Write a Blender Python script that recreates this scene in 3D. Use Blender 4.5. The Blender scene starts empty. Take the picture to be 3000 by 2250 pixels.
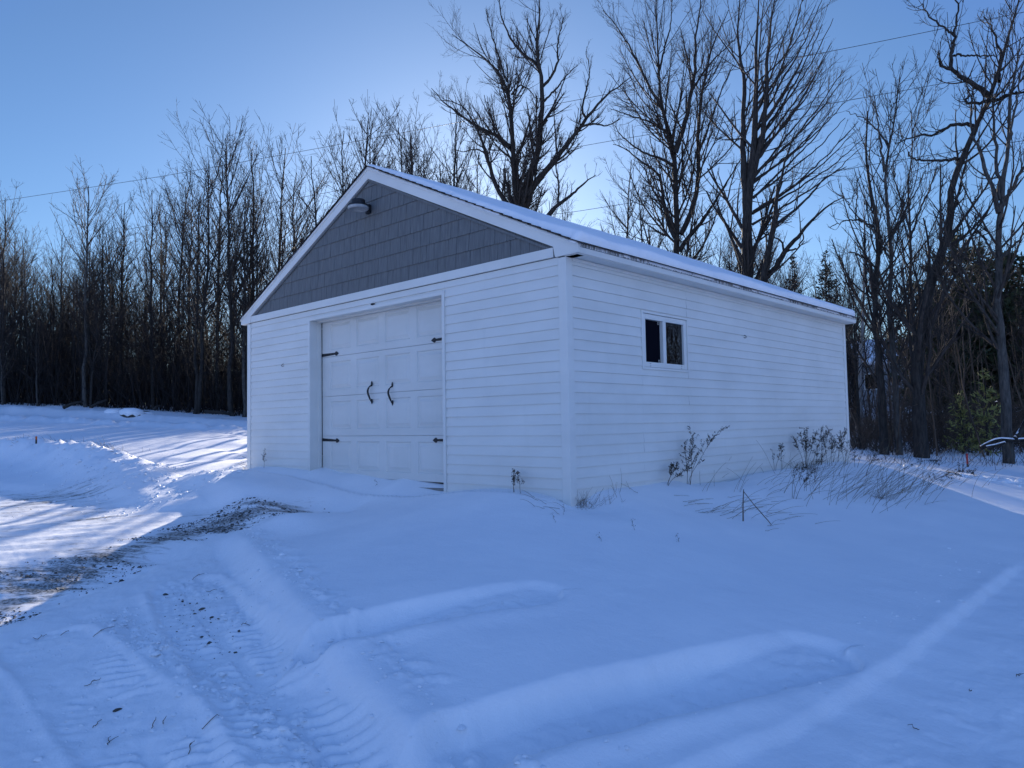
import bpy, bmesh, math, random
import numpy as np
from mathutils import Matrix, Vector
random.seed(7)
rng = np.random.default_rng(11)
sc = bpy.context.scene
COL = sc.collection

# ------------------------------------------------------------------ camera
F_PX = 2175.2
CAM = np.array([4.3691, -5.4441, 0.6158])
CR = np.array([0.72982, 0.68342, -0.01695])
CU = np.array([0.04995, -0.02859, 0.99834])
CF = np.array([-0.68181, 0.72946, 0.05500])
cd = bpy.data.cameras.new('camera')
cam = bpy.data.objects.new('camera', cd)
COL.objects.link(cam)
cd.sensor_width = 36
cd.lens = 36 * F_PX / 3000
cd.clip_start = 0.05
cd.clip_end = 2000
m = Matrix.Identity(4)
for i in range(3):
    m[i][0], m[i][1], m[i][2], m[i][3] = CR[i], CU[i], -CF[i], CAM[i]
cam.matrix_world = m
sc.camera = cam


def ray(x, y):
    return CF + CR * (x - 1500) / F_PX - CU * (y - 1125) / F_PX


def at(x, y, d):
    return CAM + ray(x, y) * d


# ------------------------------------------------------------------ world and sun
SUN_AZ, SUN_EL = 46.0, 15.2          # degrees left of +Y, degrees up
w = bpy.data.worlds.new('World')
sc.world = w
w.use_nodes = True
wn = w.node_tree.nodes
sky = wn.new('ShaderNodeTexSky')
sky.sky_type = 'NISHITA'
sky.sun_disc = False
sky.sun_elevation = math.radians(SUN_EL)
sky.sun_rotation = math.radians(-SUN_AZ)
sky.air_density = 1.0
sky.dust_density = 0.27
sky.ozone_density = 3.6
tn = wn.new('ShaderNodeMix')
tn.data_type = 'RGBA'
tn.blend_type = 'MULTIPLY'
tn.inputs[0].default_value = 1
tn.inputs[7].default_value = (.685, .81, .965, 1)
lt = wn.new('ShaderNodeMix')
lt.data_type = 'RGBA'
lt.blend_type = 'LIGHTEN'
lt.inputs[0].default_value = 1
# fill added to the sky's dim half to light the snow: pale toward the horizon, palest opposite the sun, deep blue overhead
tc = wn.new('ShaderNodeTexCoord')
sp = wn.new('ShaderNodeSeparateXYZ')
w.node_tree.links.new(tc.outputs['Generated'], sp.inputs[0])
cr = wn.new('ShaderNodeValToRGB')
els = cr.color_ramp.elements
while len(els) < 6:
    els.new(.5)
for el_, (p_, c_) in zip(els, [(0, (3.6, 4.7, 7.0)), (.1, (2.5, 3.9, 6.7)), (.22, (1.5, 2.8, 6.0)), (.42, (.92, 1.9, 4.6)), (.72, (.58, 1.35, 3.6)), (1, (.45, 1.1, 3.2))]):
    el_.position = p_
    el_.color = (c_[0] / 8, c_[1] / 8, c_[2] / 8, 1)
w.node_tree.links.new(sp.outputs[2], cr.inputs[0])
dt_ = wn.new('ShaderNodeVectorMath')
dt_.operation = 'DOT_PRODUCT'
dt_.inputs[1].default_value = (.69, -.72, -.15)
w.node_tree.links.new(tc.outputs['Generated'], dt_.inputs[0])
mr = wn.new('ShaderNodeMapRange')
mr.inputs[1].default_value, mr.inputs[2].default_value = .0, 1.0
mr.inputs[3].default_value, mr.inputs[4].default_value = 8.0, 14.0  # added boost of the fill opposite the sun
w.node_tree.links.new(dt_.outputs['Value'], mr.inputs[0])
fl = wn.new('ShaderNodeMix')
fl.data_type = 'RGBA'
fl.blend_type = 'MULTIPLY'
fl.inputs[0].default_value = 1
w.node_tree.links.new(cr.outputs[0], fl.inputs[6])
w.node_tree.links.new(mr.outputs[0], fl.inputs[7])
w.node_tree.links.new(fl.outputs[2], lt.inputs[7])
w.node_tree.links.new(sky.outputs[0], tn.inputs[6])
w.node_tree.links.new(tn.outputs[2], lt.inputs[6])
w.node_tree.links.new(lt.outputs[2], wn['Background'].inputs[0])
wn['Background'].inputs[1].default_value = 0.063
sl = bpy.data.lights.new('sun', 'SUN')
sl.energy = 5.0
sl.angle = math.radians(0.5)
sl.color = (1.0, 0.90, 0.78)
sun = bpy.data.objects.new('sun', sl)
COL.objects.link(sun)
a, e = math.radians(SUN_AZ), math.radians(SUN_EL)
sdir = Vector((-math.sin(a) * math.cos(e), math.cos(a) * math.cos(e), math.sin(e)))
sun.rotation_euler = sdir.to_track_quat('Z', 'Y').to_euler()
sun.location = (-30, 30, 30)
sc.view_settings.view_transform = 'Standard'
sc.view_settings.look = 'None'
sc.view_settings.exposure = 1.18
sc.view_settings.gamma = 1
sc.view_settings.use_curve_mapping = False
sc.cycles.max_bounces = 4
sc.cycles.diffuse_bounces = 2
sc.cycles.caustics_reflective = False
sc.cycles.caustics_refractive = False


# ------------------------------------------------------------------ materials
class Mat:
    def __init__(s, name, col=(.5, .5, .5), rough=.6, spec=.3, metal=0):
        s.m = bpy.data.materials.new(name)
        s.m.use_nodes = True
        s.t = s.m.node_tree
        s.n = s.t.nodes
        s.b = s.n['Principled BSDF']
        s.b.inputs['Base Color'].default_value = (*col, 1)
        s.b.inputs['Roughness'].default_value = rough
        s.b.inputs['Specular IOR Level'].default_value = spec
        s.b.inputs['Metallic'].default_value = metal
        s.co = s.n.new('ShaderNodeTexCoord')

    def link(s, a, b):
        s.t.links.new(a, b)

    def noise(s, scale, detail=4, stretch=(1, 1, 1), rough=.55, rot=(0, 0, 0), coord='Object', vt='POINT'):
        mp = s.n.new('ShaderNodeMapping')
        mp.vector_type = vt
        mp.inputs['Scale'].default_value = stretch
        mp.inputs['Rotation'].default_value = rot
        s.link(s.co.outputs[coord], mp.inputs[0])
        t = s.n.new('ShaderNodeTexNoise')
        t.inputs['Scale'].default_value = scale
        t.inputs['Detail'].default_value = detail
        t.inputs['Roughness'].default_value = rough
        s.link(mp.outputs[0], t.inputs[0])
        return t.outputs[0]

    def ramp(s, fac, stops):
        r = s.n.new('ShaderNodeValToRGB')
        while len(r.color_ramp.elements) < len(stops):
            r.color_ramp.elements.new(.5)
        for el, (p, c) in zip(r.color_ramp.elements, stops):
            el.position = p
            el.color = (*c, 1) if len(c) == 3 else c
        s.link(fac, r.inputs[0])
        return r.outputs[0]

    def math(s, op, a, b):
        n = s.n.new('ShaderNodeMath')
        n.operation = op
        for i, v in enumerate((a, b)):
            if isinstance(v, (int, float)):
                n.inputs[i].default_value = v
            else:
                s.link(v, n.inputs[i])
        return n.outputs[0]

    def mix(s, fac, a, b):
        n = s.n.new('ShaderNodeMix')
        n.data_type = 'RGBA'
        s.link(fac, n.inputs[0])
        for i, v in ((6, a), (7, b)):
            if isinstance(v, tuple):
                n.inputs[i].default_value = (*v, 1)
            else:
                s.link(v, n.inputs[i])
        return n.outputs[2]

    def color(s, out):
        s.link(out, s.b.inputs['Base Color'])

    def bump(s, h, strength, dist, prev=None):
        b = s.n.new('ShaderNodeBump')
        b.inputs['Strength'].default_value = strength
        b.inputs['Distance'].default_value = dist
        s.link(h, b.inputs['Height'])
        if prev:
            s.link(prev, b.inputs['Normal'])
        s.link(b.outputs[0], s.b.inputs['Normal'])
        return b.outputs[0]


def simple(name, c0, c1, scale=8, rough=.6, stretch=(1, 1, 1), bump=0, dist=.01, spec=.3, lo=.35, hi=.65):
    M = Mat(name, c0, rough, spec)
    nz = M.noise(scale, 5, stretch)
    M.color(M.ramp(nz, [(lo, c0), (hi, c1)]))
    if bump:
        M.bump(nz, bump, dist)
    return M.m


def make_snow():
    M = Mat('snow', (.87, .88, .9), .55, .25)
    at_ = M.n.new('ShaderNodeAttribute')
    at_.attribute_name = 'dirt'
    drot = (0, 0, math.radians(38))
    n1 = M.noise(3.2, 5, (2.8, .62, 1), .68, drot, vt='TEXTURE')
    n2 = M.noise(19, 3, (1.8, .7, 1), .6, drot, vt='TEXTURE')
    s = M.math('ADD', M.math('MULTIPLY', n1, .72), M.math('MULTIPLY', n2, .28))
    d = M.math('ADD', s, M.math('MULTIPLY', M.math('SUBTRACT', at_.outputs['Fac'], 1.0), .40))
    k = M.ramp(d, [(.40, (0, 0, 0)), (.47, (.30, .30, .30)), (.54, (.92, .92, .92))])
    grit = M.ramp(M.noise(42, 2), [(.36, (.03, .027, .023)), (.5, (.13, .12, .10)), (.62, (.42, .42, .43))])
    snowc = M.ramp(M.noise(1.4, 2), [(.3, (.83, .845, .87)), (.7, (.90, .905, .915))])
    M.color(M.mix(k, snowc, grit))
    M.link(M.math('SUBTRACT', .6, M.math('MULTIPLY', at_.outputs['Fac'], .22)), M.b.inputs['Roughness'])
    f = M.noise(55, 3, rough=.75)
    g = M.noise(16, 3, rough=.6)
    M.bump(M.math('ADD', M.math('MULTIPLY', f, .55), M.math('MULTIPLY', g, .9)), .55, .009)
    return M.m


def make_siding(name, tint=1.0, dirt=.0):
    M = Mat(name, (.8, .81, .82), .42, .4)
    n1 = M.noise(1.2, 6, (1, 1, 2.5))
    c = M.ramp(n1, [(.3, (.67 * tint, .66 * tint, .615 * tint)), (.65, (.745 * tint, .735 * tint, .69 * tint))])
    st = M.ramp(M.noise(3.2, 8, (1.6, 1.6, .35), .7), [(.56, (0, 0, 0)), (.78, (.5, .5, .5))])
    M.color(M.mix(M.math('MULTIPLY', st, dirt), c, (.36, .39, .36)))
    M.bump(M.noise(90, 3, (.15, .15, 1)), .08, .002)
    return M.m


SNOW = make_snow()
SIDING = make_siding('vinyl_siding', 1.0, .25)
TRIM = make_siding('white_trim', 1.0, .25)
DOORM = make_siding('painted_steel_door', .93, .3)
ROOFSNOW = simple('roof_snow', (.86, .87, .89), (.91, .915, .92), 5, .6, bump=.3, dist=.02)
SHINGLE = simple('asphalt_shingle', (.018, .015, .014), (.05, .042, .038), 30, .9, bump=.5, dist=.004)
SHAKE = simple('grey_vinyl_shake', (.108, .112, .112), (.165, .168, .166), 5, .6, (14, 14, .6), .5, .004, .3)
BLACK = simple('black_iron', (.006, .006, .008), (.016, .016, .02), 40, .5, bump=.2, dist=.001, spec=.4)
LENS = simple('frosted_lens', (.30, .31, .31), (.40, .41, .41), 20, .25, spec=.5)
DARKIN = simple('dark_interior', (.012, .012, .014), (.02, .02, .022), 3, .9)
CONCRETE = simple('concrete', (.2, .19, .18), (.3, .29, .27), 9, .9, bump=.4, dist=.01)


def make_glass(name, wav):
    M = Mat(name, (.004, .004, .006), .03, .6)
    if wav:
        M.bump(M.noise(5.5, 2), .35, .01)
    return M.m


GLASS = make_glass('window_glass', True)
SCREEN = simple('insect_screen', (.004, .0045, .008), (.007, .0075, .013), 120, .95, spec=.02)


def make_drip():
    M = Mat('stained_drip_edge', (.6, .61, .62), .4, .4)
    st = M.ramp(M.noise(9, 6, (1, 6, .6), .75), [(.44, (.66, .67, .68)), (.53, (.2, .2, .19)), (.64, (.05, .045, .04))])
    M.color(st)
    return M.m


DRIP = make_drip()


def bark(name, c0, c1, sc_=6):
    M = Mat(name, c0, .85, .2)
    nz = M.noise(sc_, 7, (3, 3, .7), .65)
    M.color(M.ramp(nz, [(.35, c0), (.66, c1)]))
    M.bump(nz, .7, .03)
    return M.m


BARK = bark('dark_bark', (.015, .0135, .012), (.055, .049, .043))
BARKG = bark('grey_bark', (.032, .03, .027), (.105, .097, .086))
BARKP = bark('pale_bark', (.13, .125, .115), (.34, .33, .31), 4)
TWIG = bark('twig_bark', (.025, .021, .018), (.07, .058, .05), 3)
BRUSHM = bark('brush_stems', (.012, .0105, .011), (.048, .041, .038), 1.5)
REDBRUSH = bark('reddish_brush', (.04, .029, .022), (.16, .115, .082), 1.2)
DRYSTEM = simple('dry_stem', (.06, .042, .028), (.15, .11, .075), 6, .8)
DRYSEED = simple('dry_seed', (.025, .02, .016), (.07, .055, .04), 20, .9)
STRAW = simple('straw', (.12, .095, .06), (.26, .21, .14), 5, .8)
STONE = simple('stone', (.035, .034, .033), (.12, .115, .105), 9, .85, bump=.5, dist=.01)
NEEDLE = simple('spruce_needles', (.012, .020, .013), (.04, .058, .032), 1.1, .7)
PINEN = simple('pine_needles', (.022, .032, .016), (.075, .088, .035), 1.0, .7)
YPINE = simple('young_pine_needles', (.15, .15, .04), (.33, .31, .10), 3, .7)
WIRE = simple('cable', (.01, .01, .012), (.02, .02, .024), 3, .6)
ORANGE = simple('orange_paint', (.45, .09, .02), (.6, .15, .04), 12, .6)
REDP = simple('red_paint', (.4, .03, .03), (.5, .06, .05), 12, .6)
WOODG = simple('weathered_wood', (.03, .024, .02), (.09, .07, .055), 14, .9)
HOUSEW = simple('house_wall_paint', (.25, .27, .29), (.34, .36, .38), 3, .7)


# ------------------------------------------------------------------ object helpers
def props(o, label=None, cat=None, group=None, kind=None):
    for k, v in (('label', label), ('category', cat), ('group', group), ('kind', kind)):
        if v:
            o[k] = v
    return o


def link(o, parent=None):
    COL.objects.link(o)
    if parent is not None:
        o.parent = parent
    return o


def empty(name, loc=(0, 0, 0), rz=0):
    o = bpy.data.objects.new(name, None)
    o.location = loc
    o.rotation_euler = (0, 0, rz)
    o.empty_display_size = .2
    return link(o)


def big(name, V, F, mat, parent=None, smooth=True, mi=None):
    """mesh object from numpy vertices and an array of faces that all have the same number of corners"""
    me = bpy.data.meshes.new(name)
    nv, (nf, k) = len(V), F.shape
    me.vertices.add(nv)
    me.vertices.foreach_set('co', np.ascontiguousarray(V, dtype=np.float32).ravel())
    me.loops.add(nf * k)
    me.loops.foreach_set('vertex_index', np.ascontiguousarray(F, dtype=np.int32).ravel())
    me.polygons.add(nf)
    me.polygons.foreach_set('loop_start', np.arange(0, nf * k, k, dtype=np.int32))
    me.update(calc_edges=True)
    if smooth:
        me.polygons.foreach_set('use_smooth', np.ones(nf, dtype=bool))
    for mm in (mat if isinstance(mat, (list, tuple)) else [mat]):
        me.materials.append(mm)
    if mi is not None:
        me.polygons.foreach_set('material_index', mi.astype(np.int32))
    o = bpy.data.objects.new(name, me)
    return link(o, parent)


class MB:
    def __init__(s):
        s.v, s.f = [], []

    def add(s, vs, fs):
        b = len(s.v)
        s.v += [tuple(map(float, q)) for q in vs]
        s.f += [[b + i for i in f] for f in fs]
        return s

    def box(s, x0, x1, y0, y1, z0, z1):
        return s.add([(x, y, z) for z in (z0, z1) for y in (y0, y1) for x in (x0, x1)],
                     [(0, 2, 3, 1), (4, 5, 7, 6), (0, 1, 5, 4), (2, 6, 7, 3), (0, 4, 6, 2), (1, 3, 7, 5)])

    def prism(s, poly, axis, a0, a1):
        """poly: (p, q) outline; axis 'y': (x, z), axis 'x': (y, z), axis 'z': (x, y)"""
        def pt(p, t):
            return {'y': (p[0], t, p[1]), 'x': (t, p[0], p[1]), 'z': (p[0], p[1], t)}[axis]
        n = len(poly)
        vs = [pt(p, a0) for p in poly] + [pt(p, a1) for p in poly]
        fs = [list(range(n)), list(range(2 * n - 1, n - 1, -1))]
        fs += [(i, i + n, (i + 1) % n + n, (i + 1) % n) for i in range(n)]
        return s.add(vs, fs)

    def tube(s, pts, rad, k=6, cap=True):
        pts = [np.array(p, float) for p in pts]
        n = len(pts)
        rad = rad if hasattr(rad, '__len__') else [rad] * n
        vs, fs = [], []
        for i, p in enumerate(pts):
            t = pts[min(i + 1, n - 1)] - pts[max(i - 1, 0)]
            t = t / (np.linalg.norm(t) + 1e-9)
            ref = np.array([0, 0, 1.]) if abs(t[2]) < .8 else np.array([1., 0, 0])
            u = np.cross(t, ref); u /= np.linalg.norm(u)
            v = np.cross(t, u)
            for j in range(k):
                an = 2 * math.pi * j / k
                vs.append(p + rad[i] * (u * math.cos(an) + v * math.sin(an)))
        for i in range(n - 1):
            for j in range(k):
                fs.append((i * k + j, i * k + (j + 1) % k, (i + 1) * k + (j + 1) % k, (i + 1) * k + j))
        if cap:
            fs += [list(range(k))[::-1], list(range((n - 1) * k, n * k))]
        return s.add(vs, fs)

    def lathe(s, prof, c, k=24):
        vs, fs = [], []
        for r, z in prof:
            for j in range(k):
                an = 2 * math.pi * j / k
                vs.append((c[0] + r * math.cos(an), c[1] + r * math.sin(an), c[2] + z))
        for i in range(len(prof) - 1):
            for j in range(k):
                fs.append((i * k + j, i * k + (j + 1) % k, (i + 1) * k + (j + 1) % k, (i + 1) * k + j))
        return s.add(vs, fs)

    def build(s, name, mat, parent=None, smooth=False, bevel=0, fix=True):
        me = bpy.data.meshes.new(name)
        me.from_pydata(s.v, [], s.f)
        me.materials.append(mat)
        if fix:
            bm = bmesh.new()
            bm.from_mesh(me)
            bmesh.ops.recalc_face_normals(bm, faces=bm.faces)
            bm.to_mesh(me)
            bm.free()
        if smooth:
            me.polygons.foreach_set('use_smooth', np.ones(len(me.polygons), dtype=bool))
        me.update()
        o = bpy.data.objects.new(name, me)
        link(o, parent)
        if bevel:
            md = o.modifiers.new('bevel', 'BEVEL')
            md.width = bevel
            md.segments = 2
            md.limit_method = 'ANGLE'
        return o


def copy_tree(o, parent=None):
    c = o.copy()
    COL.objects.link(c)
    if parent is not None:
        c.parent = parent
    for ch in o.children:
        copy_tree(ch, c)
    return c


# ------------------------------------------------------------------ noise for geometry
_T = rng.random((256, 256))


def vnoise(x, y):
    xi, yi = np.floor(x).astype(int), np.floor(y).astype(int)
    fx, fy = x - xi, y - yi
    fx, fy = fx * fx * (3 - 2 * fx), fy * fy * (3 - 2 * fy)
    g = lambda a_, b_: _T[a_ & 255, b_ & 255]
    return (g(xi, yi) * (1 - fx) + g(xi + 1, yi) * fx) * (1 - fy) + (g(xi, yi + 1) * (1 - fx) + g(xi + 1, yi + 1) * fx) * fy - .5


def fbm(x, y, o=4, g=.5):
    s, am, f = 0, 1, 1
    for k in range(o):
        s = s + am * vnoise(x * f + 17.3 * k, y * f - 9.1 * k)
        am *= g
        f *= 2.07
    return s


def sst(a_, b_, x):
    t = np.clip((x - a_) / (b_ - a_), 0, 1)
    return t * t * (3 - 2 * t)


# ------------------------------------------------------------------ terrain
def on_z(px, py, z):
    d = ray(px, py)
    return CAM + d * ((z - CAM[2]) / d[2])


ctrl = []
for px, py, z in [(1000, 1478, -.26), (700, 1500, -.31), (550, 1530, -.35),
                  (0, 1780, -.62), (0, 1550, -.46), (0, 1405, -.31), (560, 1450, -.28), (250, 1425, -.33), (420, 1480, -.36),
                  (2000, 1480, -.20), (2300, 1460, -.24), (2800, 1560, -.5), (1500, 2250, -.68), (0, 2250, -.80), (3000, 2250, -.80),
                  (1500, 1800, -.42), (1500, 1600, -.26), (750, 1800, -.50), (2400, 1800, -.55), (2600, 1480, -.34), (2900, 1500, -.47),
                  (600, 1340, .02), (300, 1330, .06), (2650, 1365, -.30), (3000, 1410, -.42), (2560, 1325, -.16), (2700, 1308, -.2),
                  (3000, 1340, -.33), (600, 1400, -.14)]:
    q = on_z(px, py, z)
    ctrl.append((q[0], q[1], z))
for px, py, d in [(0, 1262, 25), (350, 1275, 25), (700, 1290, 22), (0, 1215, 35), (360, 1228, 35), (720, 1248, 35), (0, 1180, 44), (360, 1196, 43), (720, 1222, 42),
                  (2700, 1275, 28), (3000, 1280, 28), (2560, 1240, 40), (2800, 1190, 40), (3000, 1195, 40)]:
    q = at(px, py, d)
    ctrl.append(tuple(q))
ctrl += [(-6.155, 0, .03), (-5.2, -.05, .05), (-4.4, .1, .07), (-3.3, .1, .06), (-2.4, .1, .02), (-1.72, .02, -.04), (-1.2, 0, .02), (-.6, 0, .03), (0, 0, -.03), (0, 1.6, -.03), (0, 4, -.03), (0, 7.36, -.05), (-6.1, 7.4, .05), (-3, 7.4, 0), (-3, 3.5, 0), (-9, 4, .12), (-9, 0, -.1),
         (4.37, -5.44, -.93), (8, -10, -1.25), (0, -9, -1.0), (-4, -8, -.9), (9, -3, -.85), (10, 4, -.6)]
for an in range(0, 360, 30):
    for R_, base in ((75, 1.0), (160, 2.0), (420, 2.5)):
        t_ = math.radians(an)
        f_ = -math.sin(t_ - math.radians(60)) * 0 + math.cos(t_ - math.radians(140))
        ctrl.append((R_ * math.cos(t_), R_ * math.sin(t_), base + 2.2 * f_))
ctrl = np.array(ctrl)


def mq(d2):
    return np.sqrt(d2 + 1.0)


_D = ((ctrl[:, None, :2] - ctrl[None, :, :2]) ** 2).sum(2)
_A = mq(_D) + np.eye(len(ctrl)) * -.02
_n = len(ctrl)
_B = np.zeros((_n + 1, _n + 1))
_B[:_n, :_n] = _A
_B[:_n, _n] = _B[_n, :_n] = 1
_W = np.linalg.solve(_B, np.concatenate([ctrl[:, 2], [0]]))


def base_h(x, y):
    x, y = np.asarray(x, float), np.asarray(y, float)
    out = np.full(x.shape, _W[_n])
    for i in range(_n):
        out = out + _W[i] * mq((x - ctrl[i, 0]) ** 2 + (y - ctrl[i, 1]) ** 2)
    return out


_ts = np.concatenate([np.arange(1.2, 12, .01), np.geomspace(12, 140, 1200)])


def hit(px, py, fn):
    d = ray(px, py)
    P = CAM[None] + d[None] * _ts[:, None]
    k = np.nonzero(P[:, 2] < fn(P[:, 0], P[:, 1]))[0]
    i = k[0] if len(k) else len(_ts) - 1
    return P[i]


def wline(pts):
    return np.array([hit(x, y, base_h)[:2] for x, y in pts])


def pl(x, y, line):
    """distance to a polyline, signed (+ on the right of its direction), arc length along it and its total"""
    best = np.full(x.shape, 1e9)
    sgn = np.zeros(x.shape)
    arc = np.zeros(x.shape)
    acc = 0
    for (x0, y0), (x1, y1) in zip(line[:-1], line[1:]):
        dx, dy = x1 - x0, y1 - y0
        L = math.hypot(dx, dy)
        t = np.clip(((x - x0) * dx + (y - y0) * dy) / L ** 2, 0, 1)
        ex, ey = x - x0 - t * dx, y - y0 - t * dy
        d = np.hypot(ex, ey)
        s = np.where((dx * (y - y0) - dy * (x - x0)) > 0, -1., 1.)
        k = d < best
        best = np.where(k, d, best)
        sgn = np.where(k, s, sgn)
        arc = np.where(k, acc + t * L, arc)
        acc += L
    return best * sgn, arc, acc


def inpoly(x, y, poly):
    r = np.zeros(x.shape, bool)
    n = len(poly)
    for i in range(n):
        x0, y0 = poly[i]
        x1, y1 = poly[(i + 1) % n]
        c = ((y0 > y) != (y1 > y)) & (x < (x1 - x0) * (y - y0) / (y1 - y0 + 1e-12) + x0)
        r ^= c
    return r


def soft_poly(x, y, poly, wd):
    d = np.abs(pl(x, y, np.vstack([poly, poly[:1]]))[0])
    return sst(-wd, wd, np.where(inpoly(x, y, poly), d, -d))


L_BERM = wline([(690, 1550), (720, 1585), (800, 1680), (900, 1795), (1000, 1900), (1150, 2045), (1290, 2190), (1400, 2300), (1500, 2400)])
L_RID2 = wline([(250, 1770), (300, 1805), (392, 1874), (509, 1941), (627, 2015), (744, 2121), (840, 2230), (900, 2330)])
L_TR1 = wline([(130, 1850), (200, 1900), (330, 2030), (430, 2130), (520, 2240), (600, 2350)])
L_TR2 = wline([(545, 1680), (600, 1760), (690, 1860), (780, 1960), (900, 2100), (1000, 2230), (1080, 2330)])
L_TR3 = wline([(880, 1830), (980, 1950), (1080, 2080), (1180, 2230)])
L_GA = wline([(985, 1868), (1100, 1830), (1250, 1795), (1400, 1765), (1520, 1748), (1560, 1742)])
L_GB = wline([(1290, 2260), (1400, 2175), (1600, 2110), (1800, 2055), (2000, 2010), (2200, 1960), (2400, 1918)])
L_RC = wline([(2990, 1640), (2920, 1690), (2800, 1780), (2650, 1900), (2450, 2035), (2250, 2140), (2000, 2235), (1800, 2300)])
_bk = [(-200, 1385, -.30), (0, 1378, -.30), (130, 1378, -.30), (240, 1385, -.30), (330, 1400, -.30), (430, 1426, -.29), (520, 1448, -.28), (570, 1464, -.28)]
L_BANK = np.array([on_z(*q_)[:2] for q_ in _bk])
L_ROAD = np.array([at(px, 1230, d)[:2] for px, d in [(-900, 37), (-300, 36.5), (0, 36), (360, 35), (720, 34), (1000, 33.5)]])
L_ROADR = wline([(2640, 1366), (2750, 1378), (2880, 1394), (3000, 1408), (3200, 1432), (3500, 1462)])
L_EDGE = np.array([(-6.9, -.55), (-5.6, -.75), (-4, -1.15), (-2.7, -1.45), (-1.6, -1.5)])
P_DRIVE = wline([(1060, 1476), (1010, 1506), (700, 1548), (560, 1590), (0, 1800), (-500, 2000), (-500, 1425), (0, 1418), (300, 1432), (480, 1482), (640, 1470), (900, 1462)])
P_DIRTA = wline([(1035, 1479), (990, 1496), (800, 1530), (620, 1556), (480, 1600), (200, 1710), (0, 1800), (-200, 1850), (-200, 1640), (0, 1640), (250, 1590), (480, 1530), (660, 1480), (900, 1466)])
P_DIRTB = wline([(-100, 1470), (0, 1440), (150, 1425), (330, 1410), (400, 1430), (300, 1455), (120, 1490), (-100, 1560)])
P_DIRTC = wline([(470, 1700), (640, 1690), (700, 1760), (730, 1830), (600, 1880), (500, 1830)])
P_PLOW = np.vstack([L_BERM, wline([(900, 2500), (-600, 2500), (-600, 2000), (0, 1800), (560, 1590)])])


def groove(x, y, line, wd, depth, lip, h):
    d, s, T = pl(x, y, line)
    jag = .030 * fbm(x * 6, y * 6, 3)
    kn = 1 - sst(-.012, .022, d - wd + jag)              # steep near side
    kf = 1 - sst(-.02, .085, -d - wd + .6 * jag)        # sloping far side
    k = np.where(d > 0, kn, kf)
    fl = depth * (.30 + .70 * sst(0, 1.0, T - s))
    h = h - k * fl
    nl = np.where(d > 0, d - wd - .07, -d - wd - .15)
    lw = np.where(d > 0, .075, .06)
    return h + lip * np.where(d > 0, 1, .0) * np.exp(-(nl / lw) ** 2) * (.3 + .7 * sst(0, .9, T - s)) * (1 + .5 * fbm(x * 3, y * 3, 2))


FWD = (-.683, .730)
RCS = -1.


def lugs(x, y, line, hw, amp, pitch, h):
    d, s, T = pl(x, y, line)
    ad = np.abs(d)
    inside = 1 - sst(hw - .02, hw + .04, ad)
    var = sst(-.30, .12, fbm(x * 1.5 + 3, y * 1.5, 3))
    u = (x * FWD[0] + y * FWD[1] + .006 * fbm(x * 6, y * 6, 2)) / pitch + np.where(d > 0, .5, 0)
    rib = sst(.30, .62, np.abs((u % 1.0) * 2 - 1))
    mid = sst(.025, .05, ad)
    br = sst(-.35, .1, fbm(x * 8, y * 8, 2))
    edge = np.exp(-((ad - hw - .05) / .035) ** 2)
    return h - inside * .022 * var + inside * mid * var * br * amp * rib + edge * .012 * (1 + fbm(x * 8, y * 8, 2))


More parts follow.
